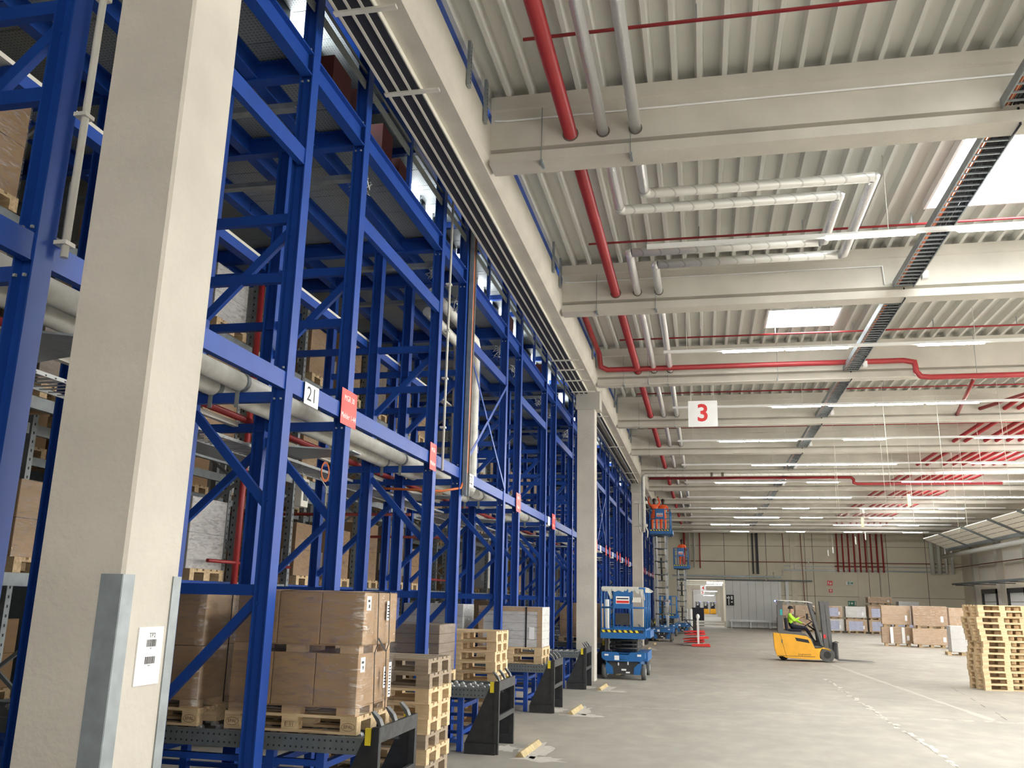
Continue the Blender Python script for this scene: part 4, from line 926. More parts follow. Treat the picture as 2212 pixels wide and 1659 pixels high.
def film(x0, x1, y0, y1, z0, z1, lab):
    mb = MB(); e = .008; n = 10
    x0 -= e; x1 += e; y0 -= e; y1 += e
    random.seed(int(abs(x0)*100)); per = [(x0, y0), (x1, y0), (x1, y1), (x0, y1)]
    v = []; rows = 8; ring = []
    for j in range(4):
        for i in range(n):
            a, b = per[j], per[(j+1) % 4]; f = i/n; ring.append((a[0]+(b[0]-a[0])*f, a[1]+(b[1]-a[1])*f))
    cx, cy = (x0+x1)/2, (y0+y1)/2
    for r in range(rows+1):
        z = z0+(z1-z0)*r/rows
        for (x, y) in ring:
            k = 1+random.uniform(0, .006); v.append((cx+(x-cx)*k, cy+(y-cy)*k, z))
    m = len(ring); f = [(r*m+i, r*m+(i+1) % m, (r+1)*m+(i+1) % m, (r+1)*m+i) for r in range(rows) for i in range(m)]
    mb.add(v, f, 0, True)
    return solo(mb, 'stretch_film', 'film', lab, 'film')
film(-4.03, -2.835, y0, y1+.06, .95, 1.95, 'clear stretch film around the big brown strapped cartons')
t = thing('strap', 'black strapping band around the big brown cartons', 'strap', (-2.82, 7.68, .9), None)
for yy in (7.55, 7.84): build(MB().tube([(-2.8, yy, .93), (-2.818, yy, 1.43), (-2.80, yy+.01, 1.5), (-2.818, yy+.02, 1.945)], .004, 5).box(-4.04, yy+.018, 1.945, -2.815, yy+.03, 1.95), 'band', 'ink', t)
build(MB().bar((-2.80, 7.58, 1.55), (-2.80, 7.78, 1.44), .004, .018), 'band_end', 'ink', t)
t = thing('shipping_label', 'white shipping labels with handling symbols on the strapped cartons', 'label', (-2.816, 7.8, 1.0))
for a, b, c, d in ((7.80, 7.86, 1.12, 1.30), (7.80, 7.87, 1.70, 1.87), (7.93, 8.0, 1.03, 1.33)):
    build(box(-2.8165, a, c, -2.8155, b, d), 'label_sheet', 'paper', t); mb = MB(); z = c+.02
    while z < d-.03: mb.box(-2.8152, a+.012, z, -2.8148, b-.012, z+.012); z += .026
    build(mb, 'label_print', 'ink', t)
put_pallet(PALS, (-4.90, 7.68, .79), 0, 'stamped wooden pallet behind the first load, under the dark taped cartons')
feet(-5.48, -4.32, y0, y1, .934, 'cardboard skid under the darker taped cartons')
for i in range(2):
    for j in range(2): carton(-5.48+.58*i, -5.48+.58*(i+1), y0, y1, 1.004+.45*j, 1.45+.45*j, 'brown carton, %s layer, %s of two behind the strapped cartons' % (('lower', 'upper')[j], ('left', 'right')[i]), 'cartons on the second load', seed=20+i+j, flap=j == 1)
film(-5.48, -4.32, y0, y1, .95, 1.92, 'clear stretch film around the brown cartons behind the first load')
t = thing('strap', 'black vertical strap on the brown cartons behind the first load', 'strap', (-4.75, 7.28, 1.0)); build(MB().tube([(-4.75, 7.272, .95), (-4.74, 7.272, 1.9)], .005, 5).tube([(-4.304, 7.7, .95), (-4.304, 7.7, 1.9)], .005, 5), 'band', 'ink', t)
# generic wrapped load: pallet plus one wrapped block of cartons
def load(cx, cy, z, w, d, h, m, lab, grp=None, rz=0, joints=(2, 2), pal=True, wrapped=True, face=None, plab=None):
    t = thing('carton_load', lab, 'cartons', (cx, cy, z+(.144 if pal else 0)), grp, rz)
    build(box(-w/2, -d/2, 0, w/2, d/2, h), 'carton_block', m, t, local=True, bevel=.008)
    mb = MB(); nx, nz = joints
    for i in range(1, nx): x = -w/2+w*i/nx; mb.box(x-.004, -d/2-.002, 0, x+.004, d/2+.002, h-.01)
    for i in range(1, nz): zz = h*i/nz; mb.box(-w/2-.002, -d/2-.002, zz-.003, w/2+.002, d/2+.002, zz+.003)
    if mb.v: build(mb, 'carton_joint', 'stamp' if m != 'carton_white' else 'galv', t, local=True)
    if face: build(box(-w*.36, -d/2-.004, h*.08, w*.30, -d/2-.001, h*.86), 'carton_print', face, t, local=True)
    if wrapped: build(box(-w/2-.008, -d/2-.008, .0, w/2+.008, d/2+.008, h+.006), 'stretch_film', 'film', t, local=True)
    build(box(w*.30, -d/2-.012, h*.2, w*.38, -d/2-.009, h*.5), 'label', 'paper', t, local=True)
    if pal: small_pallet((cx, cy, z), rz, plab or ('pallet under '+lab.replace(' wrapped', '').replace(' carton block', ' block')), 'pallets under loads')
    return t
load(-4.05, 11.65+.47, .79, 1.15, .78, .62, 'cardboard_grey', 'dull grey brown carton block behind the first pallet stack', joints=(1, 5))
small_pallet((-3.45, 16.46, .79), 0, 'lower of two pallets under the white carton block', 'pallets under loads')
t = load(-3.22-.22, 16.46, .93, 1.18, .78, .70, 'carton_white', 'white carton block with brown edge strips and black strap', joints=(1, 5))
mb = MB()
for x in (-.59, .50): mb.box(x, -.395, .0, x+.09, -.39, .70)
mb.box(-.59, -.396, .62, .59, -.391, .70)
build(mb, 'edge_strip', 'cardboard_light', t, local=True); build(MB().box(.28, -.40, 0, .31, -.392, .70), 'strap', 'ink', t, local=True)
load(-4.9, 16.46, .79, 1.15, .78, .86, 'carton_white', 'white wrapped cartons behind the white block with brown edges', joints=(1, 4))
load(-4.5, 20.8, .79, 1.15, .78, .80, 'carton_white', 'white cartons on the lane beside the second column', joints=(1, 5))
load(-3.35, 25.3, .79, 1.15, .78, .9, 'cardboard', 'brown cartons on the lane behind the first scissor lift', joints=(2, 2))
load(-5.9, 25.3, .79, 1.15, .78, .9, 'cardboard', 'brown cartons deeper in the rack behind the first scissor lift', joints=(2, 2))
load(-6.0, 3.3, .79, 1.15, .78, .9, 'cardboard', 'brown cartons on the lane left of the near column', joints=(2, 2))
small_pallet((-4.4, 21.0-.8, .4), 0, 'wooden pallet lying under the empty fourth roller lane', 'pallets under loads') if False else None
# ---------------- pallet racks deep behind the blue posts ----------------
mats_l = ['cardboard', 'cardboard', 'cardboard_grey', 'carton_white', 'cardboard_light']
LEV = [.45, 2.05, 3.72, 5.35]
for k in range(13):
    random.seed(50+k)
    for side, y in (('near', A[k]-.12), ('far', Bq[k]+.15)):
        t = thing('storage_upright', 'grey storage rack ladder deep in the rack, %s side of the %s' % (side, lab_pair(k)), 'rack', (-6.5, y, 0), 'grey storage rack ladders')
        for x in (-6.3, -7.4): 
            build(box(x-.05, y-.04, 0, x+.05, y+.04, 6.7), 'upright', 'galv', t)
            if k < 6:
                mb = MB(); z = .2
                while z < 6.6: mb.box(x-.03, y-.042, z, x-.01, y-.0405, z+.03); mb.box(x+.0505, y-.01, z, x+.052, y+.01, z+.03); z += .1
                build(mb, 'hole_row', 'ink', t)
        z = .3; j = 0
        while z < 6: build(MB().bar((-6.35, y, z), (-7.35, y, z+.75), .03, .04) if j % 2 == 0 else MB().bar((-7.35, y, z), (-6.35, y, z+.75), .03, .04), 'lattice_brace', 'galv', t); z += .78; j += 1
    for j, z in enumerate(LEV):
        for x, fb in ((-6.3, 'front'), (-7.4, 'back')):
            solo(box(x-.03, Bq[k]+.2, z-.12, x+.03, A[k+1]-.17, z), 'storage_beam', 'galv' if j != 1 else 'blue', '%s storage beam, %s level, bay after the %s' % (fb, ORD[j], lab_pair(k)), 'beam', 'storage beams deep in the rack')
            solo(box(x-.03, A[k]-.07, z-.12, x+.03, Bq[k]+.1, z), 'storage_beam', 'galv', '%s storage beam, %s level, between posts of the %s' % (fb, ORD[j], lab_pair(k)), 'beam', 'storage beams deep in the rack')
        if k < 10:
            for q, yc in enumerate((A[k]+.64, Bq[k]+.85, A[k+1]-.8)):
                if random.random() < (.8, .7, .35, .2)[j]: continue
                h = random.uniform(.6, 1.15); m = random.choice(mats_l)
                load(-6.85, yc, z+.001, .8 if False else 1.1, .8 if q == 0 else 1.1 if False else .85, h, m, '%s, %s storage level, %s, %s' % ({'cardboard': 'brown cartons', 'cardboard_grey': 'dull brown wrapped cartons', 'carton_white': 'white wrapped cartons', 'cardboard_light': 'pale brown cartons'}[m], ORD[j], ('between the posts', 'left in wide bay', 'right in wide bay')[q], lab_pair(k)), 'stored loads deep in the rack', joints=(2, 2), wrapped=k < 5)
# second, farther row of storage as a dark backdrop of racks with loads
for k in range(0, 13):
    random.seed(90+k)
    for y in (A[k]-.12, Bq[k]+.15):
        t = thing('storage_upright', 'rack ladder in the dark back row, by the %s, %s side' % (lab_pair(k), 'near' if y < Bq[k] else 'far'), 'rack', (-10.3, y, 0), 'far storage rack ladders')
        build(box(-10.35, y-.05, 0, -10.25, y+.05, 6.7), 'upright', 'galv', t); build(box(-9.35, y-.05, 0, -9.25, y+.05, 6.7), 'upright', 'galv', t)
    for j, z in enumerate(LEV):
        solo(box(-9.33, A[k]-.1, z-.12, -9.27, A[k+1]-.2, z), 'storage_beam', 'galv', 'storage beam in the dark back row, %s level, %s' % (ORD[j], lab_pair(k)), 'beam', 'storage beams in the back row')
        if k < 7:
            for q, yc in enumerate((A[k]+.64, Bq[k]+.85, A[k+1]-.8)):
                if random.random() < (.6, .5, .2, .2)[j]: continue
                m = random.choice(mats_l); h = random.uniform(.7, 1.2)
                load(-9.85, yc, z, 1.1, .85, h, m, '%s in the dark back row, %s level, %s, %s' % ('cartons', ORD[j], ('between the posts', 'left in wide bay', 'right in wide bay')[q], lab_pair(k)), 'stored loads in the back row', wrapped=False)
# ---------------- far cartons on the floor ----------------
def pile(cx, cy, specs, rz, name):
    z = 0
    for i, (w, d, h, m, jt, face) in enumerate(specs):
        load(cx, cy, z, w, d, h, m, '%s, %s load %s' % ({'cardboard': 'brown wrapped cartons', 'cardboard_light': 'pale brown wrapped cartons', 'carton_white': 'white wrapped cartons', 'carton_blue': 'blue wrapped cartons'}[m], ('lower', 'upper', 'top')[i], name), 'wrapped carton loads on the floor', rz=rz, joints=jt, face=face)
        z += h+.144
CB, CL, CW, CU = 'cardboard', 'cardboard_light', 'carton_white', 'carton_blue'
pile(9.6, 49.6, [(1.45, .9, .78, CB, (1, 2), None), (1.35, 1.0, .92, CL, (1, 2), None)], -.12, 'in the middle group, left pile')
pile(11.05, 48.9, [(1.7, .95, .76, CL, (1, 1), None), (1.55, 1.0, .95, CB, (2, 2), None)], -.12, 'in the middle group, second pile')
pile(12.65, 49.6, [(1.0, 1.0, .78, CB, (1, 2), None), (1.1, 1.0, .88, CL, (1, 2), None)], -.1, 'in the middle group, third pile')
pile(14.8, 50.5, [(1.2, 1.0, .8, CB, (2, 2), None), (1.1, 1.0, .9, CL, (2, 1), None)], -.1, 'in the middle group, fourth pile')
load(10.62, 41.8, 0, .88, 1.0, 1.05, CW, 'single white carton block in front of the brown piles', joints=(1, 2), rz=-.1)
far = [(7.4, 71, CL, CL, None), (9.25, 70.5, CW, CL, CU), (10.85, 70.3, CL, CW, CU), (12.4, 70, CL, CB, CU), (13.9, 69.8, CU, CW, None), (6.1, 71.3, CB, CL, None), (15.3, 69.5, CL, CB, None), (16.6, 69.5, CB, CL, None)]
for i, (x, y, a, b, f) in enumerate(far):
    pile(x, y, [(1.45, 1.0, .82, a, (2, 2), f if f in MATS else None), (1.4, 1.0, .78, b, (2, 2), f if i % 2 else None)], -.05, 'of the far row, %s pile from the left' % ORD[[5, 0, 1, 2, 3, 4, 6, 7].index(i)] if i in (0, 1, 2, 3, 4, 5, 6, 7) else '')
load(12.9, 72.6, 2.2, 1.5, 1.1, 1.0, CB, 'high brown carton block showing above the far row', joints=(1, 3), pal=True) if False else None
pile(13.0, 72.8, [(1.7, 1.0, .9, CB, (1, 2), None), (1.8, 1.0, .85, CL, (1, 3), None), (1.7, 1.0, .45, CL, (1, 2), None)], 0, 'of the tall pile behind the far row')
pile(15.0, 72.8, [(1.4, 1.0, .9, CW, (1, 2), None), (1.4, 1.0, 1.15, CW, (2, 2), None)], 0, 'of the white pile behind the far row')
t = thing('strap', 'two white vertical bands on the lower left load of the middle group', 'strap', (9.6, 49.1, .15))
for x in (9.2, 9.75): build(box(x, 49.08, .146, x+.14, 49.10, .93), 'band', 'white', t)
# ---------------- scissor lifts ----------------
def lift(x, y, w, L, zp, lab, plastic=False, color='lift_blue'):
    """x = centre, y = front end; zp = height of the platform underside"""
    t = thing('scissor_lift', lab, 'lift', (x, y, 0), 'blue scissor lifts'); B = lambda mb, n, m, **k: build(mb, n, m, t, local=True, **k)
    a = w/2
    ch = MB().prism([(-a+.02, .66), (-a+.02, .52), (-a+.14, .44), (a-.14, .44), (a-.02, .52), (a-.02, .66), (.18, .66), (.12, .60), (-.12, .60), (-.18, .66)], 'y', 0, .25)
    ch.box(-a+.14, .25, .28, a-.14, L, .62); ch.box(-a+.02, .25, .45, a-.02, L, .64)
    B(ch, 'chassis', color, bevel=.008)
    B(MB().prism([(-a+.14, .44), (-a+.30, .30), (-a+.32, .13), (-a+.15, .13), (-a+.12, .30)], 'y', .05, .3).prism([(a-.14, .44), (a-.30, .30), (a-.32, .13), (a-.15, .13), (a-.12, .30)], 'y', .05, .3), 'wheel_bracket', color)
    B(MB().box(-a+.2, .06, .14, a-.2, .4, .44), 'underbody', 'bulk_dark')
    mb = MB(); random.seed(3)
    for (px, pz, w_, h_) in ((-.14, .34, .03, .07), (.10, .36, .03, .09), (-.05, .22, .12, .04), (.06, .16, .10, .035)): mb.box(px, .045, pz, px+w_, .06, pz+h_)
    B(mb, 'paint_marks', 'white')
    B(box(-.22, -.004, .47, -.10, 0, .58), 'decal', 'paper'); B(MB().box(-a+.1, -.003, .57, -a+.2, 0, .61).box(a-.22, -.003, .57, a-.12, 0, .62), 'decal', 'white')
    B(MB().tube([(-.08, .02, .56), (-.08, -.02, .52), (0, -.03, .49), (.08, -.02, .52), (.08, .02, .56)], .012, 6), 'tow_ring', color)
    for sx in (-1, 1):
        for yy in (.22, L-.3):
            x0 = sx*(a-.02); wh = B(MB().tube([(x0, yy, .19), (x0-sx*.11, yy, .19)], .19, 20), 'wheel', 'rubber'); build(MB().tube([(x0+sx*.003, yy, .19), (x0-sx*.02, yy, .19)], .09, 12), 'wheel_hub', 'steel_light', wh, local=True)
    # scissor arms
    zb, zt = .68, zp-.02; H = zt-zb; n = max(3, int(round(H/.62))) if H > 1 else 3; hh = H/n
    am = 'black_steel' if H < 1 else 'steel_light'
    half = (L-.5)/2 if H < 1 else math.sqrt(max(.01, ((L-.45)/2)**2-(hh/2)**2)) if False else (L-.5)/2*(.98 if H < 1 else .42)
    yc = L/2
    for i in range(n):
        z0, z1 = zb+hh*i, zb+hh*(i+1)
        for sx, xx in ((-1, -a*.55), (1, a*.55)):
            B(MB().bar((xx, yc-half, z0+.03), (xx, yc+half, z1-.03), .05 if H < 1 else .10, .10), 'scissor_arm', am)
            B(MB().bar((xx-sx*.07, yc+half, z0+.03), (xx-sx*.07, yc-half, z1-.03), .05 if H < 1 else .08, .10), 'scissor_arm', am if H < 1 else 'white')
        for yy in (yc-half, yc+half): B(MB().tube([(-a*.62, yy, z1-.03), (a*.62, yy, z1-.03)], .03, 8), 'cross_tube', am if H < 1 else 'galv_dark')
        B(MB().tube([(-a*.62, yc, (z0+z1)/2), (a*.62, yc, (z0+z1)/2)], .025, 8), 'cross_tube', 'galv_dark')
    if H > 1: B(MB().tube([(0, yc-.2, zb+.1), (0, yc+.3, zb+H*.28)], .05, 10).tube([(0, yc+.2, zb+H*.5), (0, yc-.25, zb+H*.75)], .05, 10), 'cylinder', 'black_steel')
    # platform
    mb = MB(); mb.box(-a, .0, zp, a, L, zp+.05); mb.box(-a, -.01, zp, a, .02, zp+.24); mb.box(-a, L-.02, zp, a, L+.01, zp+.24); mb.box(-a, 0, zp, -a+.02, L, zp+.24); mb.box(a-.02, 0, zp, a, L, zp+.24)
    B(mb, 'platform', color)
    mb = MB(); k = -a+.06
    while k < a-.14: mb.add([(k, -.013, zp+.15), (k+.07, -.013, zp+.15), (k+.035, -.013, zp+.21), (k-.035, -.013, zp+.21)], [(0, 1, 2, 3)]); k += .14
    B(mb, 'hazard_stripe', 'safety_yellow'); B(box(-a+.02, -.012, zp+.145, a-.06, -.0105, zp+.215), 'hazard_backing', 'ink')
    zr = zp+.24; top = zp+1.25
    mb = MB()
    for px, py in ((-a+.02, .0), (-a*.42, 0), (a*.42, 0), (a-.02, 0), (-a+.02, L), (a-.02, L), (-a+.02, L*.33), (a-.02, L*.33), (-a+.02, L*.66), (a-.02, L*.66), (0, L)): mb.tube([(px, py, zr-.05), (px, py, top)], .02, 8)
    for z in (top, zr+.52): mb.tube([(-a+.02, 0, z), (a-.02, 0, z), (a-.02, L, z), (-a+.02, L, z), (-a+.02, 0, z)], .02, 8)
    B(mb, 'guard_rail', color)
    B(box(-a*.42, -.03, zr+.50, a*.42, .0, top+.0), 'panel', color); pl = B(box(-a*.30, -.034, zr+.62, a*.30, -.03, zr+.80), 'placard', 'paper'); build(box(-a*.28, -.036, zr+.635, a*.28, -.034, zr+.695), 'placard_band', 'sign_red', pl, local=True); build(box(-a*.26, -.036, zr+.73, a*.26, -.034, zr+.76), 'placard_line', 'navy_cloth', pl, local=True)
    B(MB().prism([(a*.42, zr+.66), (a*.78, zr+.66), (a*.80, zr+.78), (a*.48, zr+.78)], 'y', -.10, .08), 'control_unit', 'offwhite') if plastic else None
    B(box(-a*.34, .03, zr+.10, a*.30, .16, zr+.38), 'control_tray', 'bulk_dark') if plastic else None
    B(box(a-.01, .3, zp+.02, a+.10, L-.3, zp+.20), 'side_step', color)
    B(box(a+.06 if False else a-.03, .25, .44, a+.03, L-.2, .66), 'side_cover', 'lift_blue')
    if plastic:
        mb = MB(); random.seed(8); n = 26; v = []
        for i in range(n+1):
            f = i/n; xx = -a+.04+(2*a-.2)*f
            for q, (dy, dz) in enumerate(((-.035, -.06-random.uniform(0, .05)), (-.04, .0), (0, .035), (.04, 0), (.035, -.05-random.uniform(0, .05)))): v.append((xx+random.uniform(-.01, .01), dy+random.uniform(-.012, .012), top+dz))
        mb.add(v, [(i*5+q, (i+1)*5+q, (i+1)*5+q+1, i*5+q+1) for i in range(n) for q in range(4)], 0, True)
        for sx, l in ((-.42, .24), (.40, .28), (.3, .12)): mb.add([(sx, -.045, top-.02), (sx+.12, -.045, top-.02), (sx+.17, -.06, top-l), (sx+.11, -.05, top-l-.03), (sx+.05, -.055, top-.12)], [(0, 1, 2, 3, 4)])
        mb.add([(a-.03, .1, top+.03), (a+.05, .6, top+.02), (a+.16, 1.0, top-.06), (a+.1, 1.0, top-.1), (a-.03, .6, top-.1)], [(0, 1, 2, 3, 4)])
        B(mb, 'plastic_sheet', 'duct_white')
    return t
lift(-2.02, 23.1, 1.14, 2.2, .99, 'nearest blue scissor lift, lowered, with crumpled plastic over its top rail', True)
lift(-2.08, 45.7, 1.05, 2.2, 5.28, 'raised blue scissor lift with two workers up at the white pipe')
lift(-1.35, 57.5, .92, 2.0, 4.0, 'farther raised blue scissor lift with one worker in an orange vest')
lift(-2.05, 53.2, 1.0, 1.9, 1.0, 'lowered blue scissor lift standing between the two raised ones')
t = thing('pallet_board', 'worn white board leaning beside the column behind the nearest scissor lift', 'board', (-2.55, 24.5, .8)); 
build(box(-2.62, 24.4, 0, -2.56, 25.0, 1.95), 'board', 'offwhite', t)
# red and white road barrier parts on the floor
t = thing('barrier_stack', 'stack of red plastic barrier feet with an upright white barrier board', 'barrier', (-.55, 43.5, 0)); random.seed(4)
for i in range(6):
    z = .02+i*.11; dx = random.uniform(-.05, .05)
    build(MB().prism([(-.95+dx, z), (.0+dx, z+.02), (.0+dx, z+.09), (-.55+dx, z+.08), (-.95+dx, z+.03)], 'y', 43.0+random.uniform(-.2, .2), 43.9), 'foot', 'sign_red' if i % 3 else 'offwhite', t)
build(box(-.33, 42.0, 0.02, -.24, 42.35, 1.25), 'upright_board', 'white', t); build(MB().ell((-.29, 42.2, 1.3), .09, .1, .12), 'crumpled_wrap', 'white', t)
build(MB().bar((-.95, 43.2, 1.12), (-.25, 43.2, 1.12), .3, .04).bar((-.85, 43.2, 1.1), (-.4, 43.2, .65), .04, .04).box(-.52, 43, .5, -.36, 43.3, 1.1), 'black_bracket', 'bulk_dark', t)
build(MB().prism([(-.6, .02), (.25, .02), (.2, .14), (-.55, .1)], 'y', 41.6, 42.0).prism([(-.3, .3), (.2, .35), (.15, .43), (-.3, .4)], 'y', 42.3, 42.7), 'foot', 'sign_red', t)
t = thing('rolled_goods', 'white wrapped rolls standing beside the far scissor lifts', 'roll', (-1.0, 60, 0))
for x in (-1.15, -.85): build(MB().tube([(x, 60, 0.01), (x, 60, 1.5)], .12, 10), 'roll', 'white', t)
solo(box(-1.0, 78.6, 0, .0, 79.4, 1.5), 'bin', 'navy_cloth', 'dark blue bin standing in the passage', 'bin')
# hanging conduit pieces beside the raised lift
t = thing('pipe_hanger', 'white wrapped pipe stubs and brackets hanging at the column beside the raised lift', 'pipe', (-2.5, 37.4, 4.5))
build(MB().tube([(-2.55, 37.3, 6.0), (-2.55, 37.3, 4.9), (-2.5, 37.3, 4.7)], .03, 6).tube([(-2.3, 37.3, 5.9), (-2.3, 37.3, 5.0), (-2.2, 37.3, 4.75), (-2.22, 37.3, 4.5)], .03, 6).box(-2.75, 37.2, 4.95, -2.2, 37.4, 5.05).box(-2.75, 37.2, 5.9, -2.2, 37.4, 6.02), 'stub', 'offwhite', t)
# ---------------- people ----------------
def person(name_lab, J, colors, scale=1.0, at=(0, 0, 0), rz=0, vest=None, face=True, hair='hair', fing=True, nose=None):
    """J: joint name -> (x, y, z) in metres, x = the way the person faces, z = up. One skinned body; faces coloured by the nearest bone."""
    root = thing('person', name_lab, 'person', at, None, rz)
    V = []; E = []; Rr = []; bones = []
    def add(p, r): V.append(Vector(p)); Rr.append(r); return len(V)-1
    idx = {}
    def node(n, r, p=None): idx[n] = add(J[n] if p is None else p, r); return idx[n]
    def link(a, b, col): E.append((idx[a], idx[b])); bones.append((V[idx[a]], V[idx[b]], col))
    node('pelvis', .125); node('waist', .115); node('chest', .145); node('neckb', .07); node('neck', .052); node('chin', .075); node('head', .092); node('crown', .07)
    link('pelvis', 'waist', 'legs'); link('waist', 'chest', 'top'); link('chest', 'neckb', 'top'); link('neckb', 'neck', 'skin'); link('neck', 'chin', 'skin'); link('chin', 'head', 'skin'); link('head', 'crown', 'skin')
    for s in ('l', 'r'):
        node('sh'+s, .066); node('el'+s, .046); node('wr'+s, .033); node('pa'+s, .030)
        link('chest', 'sh'+s, 'top'); link('sh'+s, 'el'+s, 'top'); link('el'+s, 'wr'+s, 'sleeve'); link('wr'+s, 'pa'+s, 'skin')
        if fing:
            w, p = Vector(J['wr'+s]), Vector(J['pa'+s]); d = (p-w).normalized(); side = d.cross(Vector((0, 0, 1)))
            if side.length < .2: side = Vector((0, 1, 0))
            side.normalize(); up = side.cross(d).normalized(); 
            for q in range(4):
                o = side*(.024*(q-1.5)); L = (.055, .068, .064, .048)[q]
                a = add(p+o*.9+d*.02, .010); b = add(p+o*1.1+d*(.02+L*.6)-up*.008, .009); c = add(p+o*1.1+d*(.02+L)-up*.03, .008)
                E.append((idx['pa'+s], a)); E.append((a, b)); E.append((b, c)); bones.append((V[a], V[c], 'skin'))
            a = add(p+side*.035-d*.02, .011); b = add(p+side*.06+d*.02-up*.012, .009); E.append((idx['pa'+s], a)); E.append((a, b)); bones.append((V[a], V[b], 'skin'))
        node('hi'+s, .105); node('kn'+s, .066); node('an'+s, .045); node('to'+s, .036)
        link('pelvis', 'hi'+s, 'legs'); link('hi'+s, 'kn'+s, 'legs'); link('kn'+s, 'an'+s, 'legs'); link('an'+s, 'to'+s, 'shoe')
    me = bpy.data.meshes.new('person_body'); me.from_pydata([tuple(v) for v in V], E, [])
    ob = bpy.data.objects.new('tmp', me); COL.objects.link(ob)
    sk = ob.modifiers.new('s', 'SKIN'); sk.use_smooth_shade = True
    for i, sv in enumerate(me.skin_vertices[0].data): sv.radius = (Rr[i], Rr[i]*(.82 if i in (0, 1, 2) else 1)); sv.use_root = (i == 0)
    ss = ob.modifiers.new('u', 'SUBSURF'); ss.levels = 2; ss.render_levels = 2
    dg = bpy.context.evaluated_depsgraph_get(); m2 = bpy.data.meshes.new_from_object(ob.evaluated_get(dg)); bpy.data.objects.remove(ob)
    keys = ['top', 'sleeve', 'skin', 'legs', 'shoe']; m2.materials.clear()
    for k in keys: m2.materials.append(MATS[colors[k]])
    for p in m2.polygons:
        c = p.center; best = None
        for a, b, col in bones:
            ab = b-a; f = max(0, min(1, (c-a).dot(ab)/max(1e-9, ab.dot(ab)))); dd = (c-a-ab*f).length
            if best is None or dd < best[0]: best = (dd, col)
        p.material_index = keys.index(best[1]); p.use_smooth = True
    body = bpy.data.objects.new('body', m2); COL.objects.link(body); body.parent = root
    h = Vector(J['head']); ax = (Vector(J['crown'])-Vector(J['neck'])).normalized(); f = J.get('face', (1, 0, 0)); f = Vector(f).normalized(); sd = ax.cross(f).normalized()
    build(MB().ell((h.x-f.x*.022, h.y-f.y*.022, h.z+.028), .098, .098, .105, 14, 8, z0=-.15), 'hair', hair, root, local=True)
    if face:
        e = MB()
        for s in (-1, 1): c = h+f*.083+sd*.033*s+ax*.0; e.ell(tuple(c), .010, .010, .008, 8, 6)
        build(e, 'eyes', 'ink', root, local=True)
        c = h+f*.098-ax*.022; n_ = MB().ell(tuple(c), .014, .012, .022, 8, 6)
        for s in (-1, 1): c = h+sd*.092*s-ax*.01; n_.ell(tuple(c), .014, .010, .028, 8, 6)
        build(n_, 'nose_and_ears', colors['skin'], root, local=True)
        c = h+f*.085-ax*.058; build(MB().ell(tuple(c), .008, .022, .006, 8, 4), 'mouth', 'dark_red', root, local=True)
    return root
def standing(arml, armr, lean=0.0, legs=None):
    z = .09
    J = dict(pelvis=(0, 0, .95), waist=(lean*.3, 0, 1.10), chest=(lean*.7, 0, 1.33), neckb=(lean, 0, 1.47), neck=(lean, 0, 1.52), chin=(lean+.02, 0, 1.59), head=(lean+.015, 0, 1.66), crown=(lean, 0, 1.72),
        shl=(lean*.8, .19, 1.42), shr=(lean*.8, -.19, 1.42), hil=(0, .095, .90), hir=(0, -.095, .90), knl=(.03, .11, .50), knr=(.02, -.11, .50), anl=(0, .12, .09), anr=(-.02, -.12, .09), tol=(.14, .13, .05), tor=(.12, -.13, .05))
    J.update(dict(zip(('ell', 'wrl', 'pal'), arml))); J.update(dict(zip(('elr', 'wrr', 'par'), armr))); return J
OR = dict(top='hivis_orange', sleeve='hivis_orange', skin='skin_dark', legs='hivis_orange', shoe='ink')
person('worker in orange clothes with raised arms on the nearer raised lift', standing([(.1, .3, 1.60), (.2, .25, 1.85), (.22, .22, 1.92)], [(.1, -.3, 1.60), (.2, -.22, 1.85), (.22, -.2, 1.92)]), OR, at=(-2.38, 46.3, 5.34+.02), rz=R(100), fing=False)
person('dark haired worker in an orange shirt on the nearer raised lift', standing([(.1, .27, 1.17), (.3, .2, 1.15), (.36, .18, 1.15)], [(.1, -.27, 1.17), (.3, -.2, 1.15), (.36, -.18, 1.15)], .04), dict(OR, sleeve='skin_dark'), at=(-1.95, 46.5, 5.34+.02), rz=R(80), fing=False)
person('worker in an orange vest with dark sleeves standing on the farther raised lift', standing([(.05, .28, 1.17), (.25, .3, 1.1), (.3, .3, 1.1)], [(.05, -.28, 1.17), (.25, -.25, 1.1), (.3, -.25, 1.1)], .05), dict(OR, sleeve='navy_cloth', skin='skin_dark'), at=(-1.3, 58.2, 4.06), rz=R(70), fing=False)
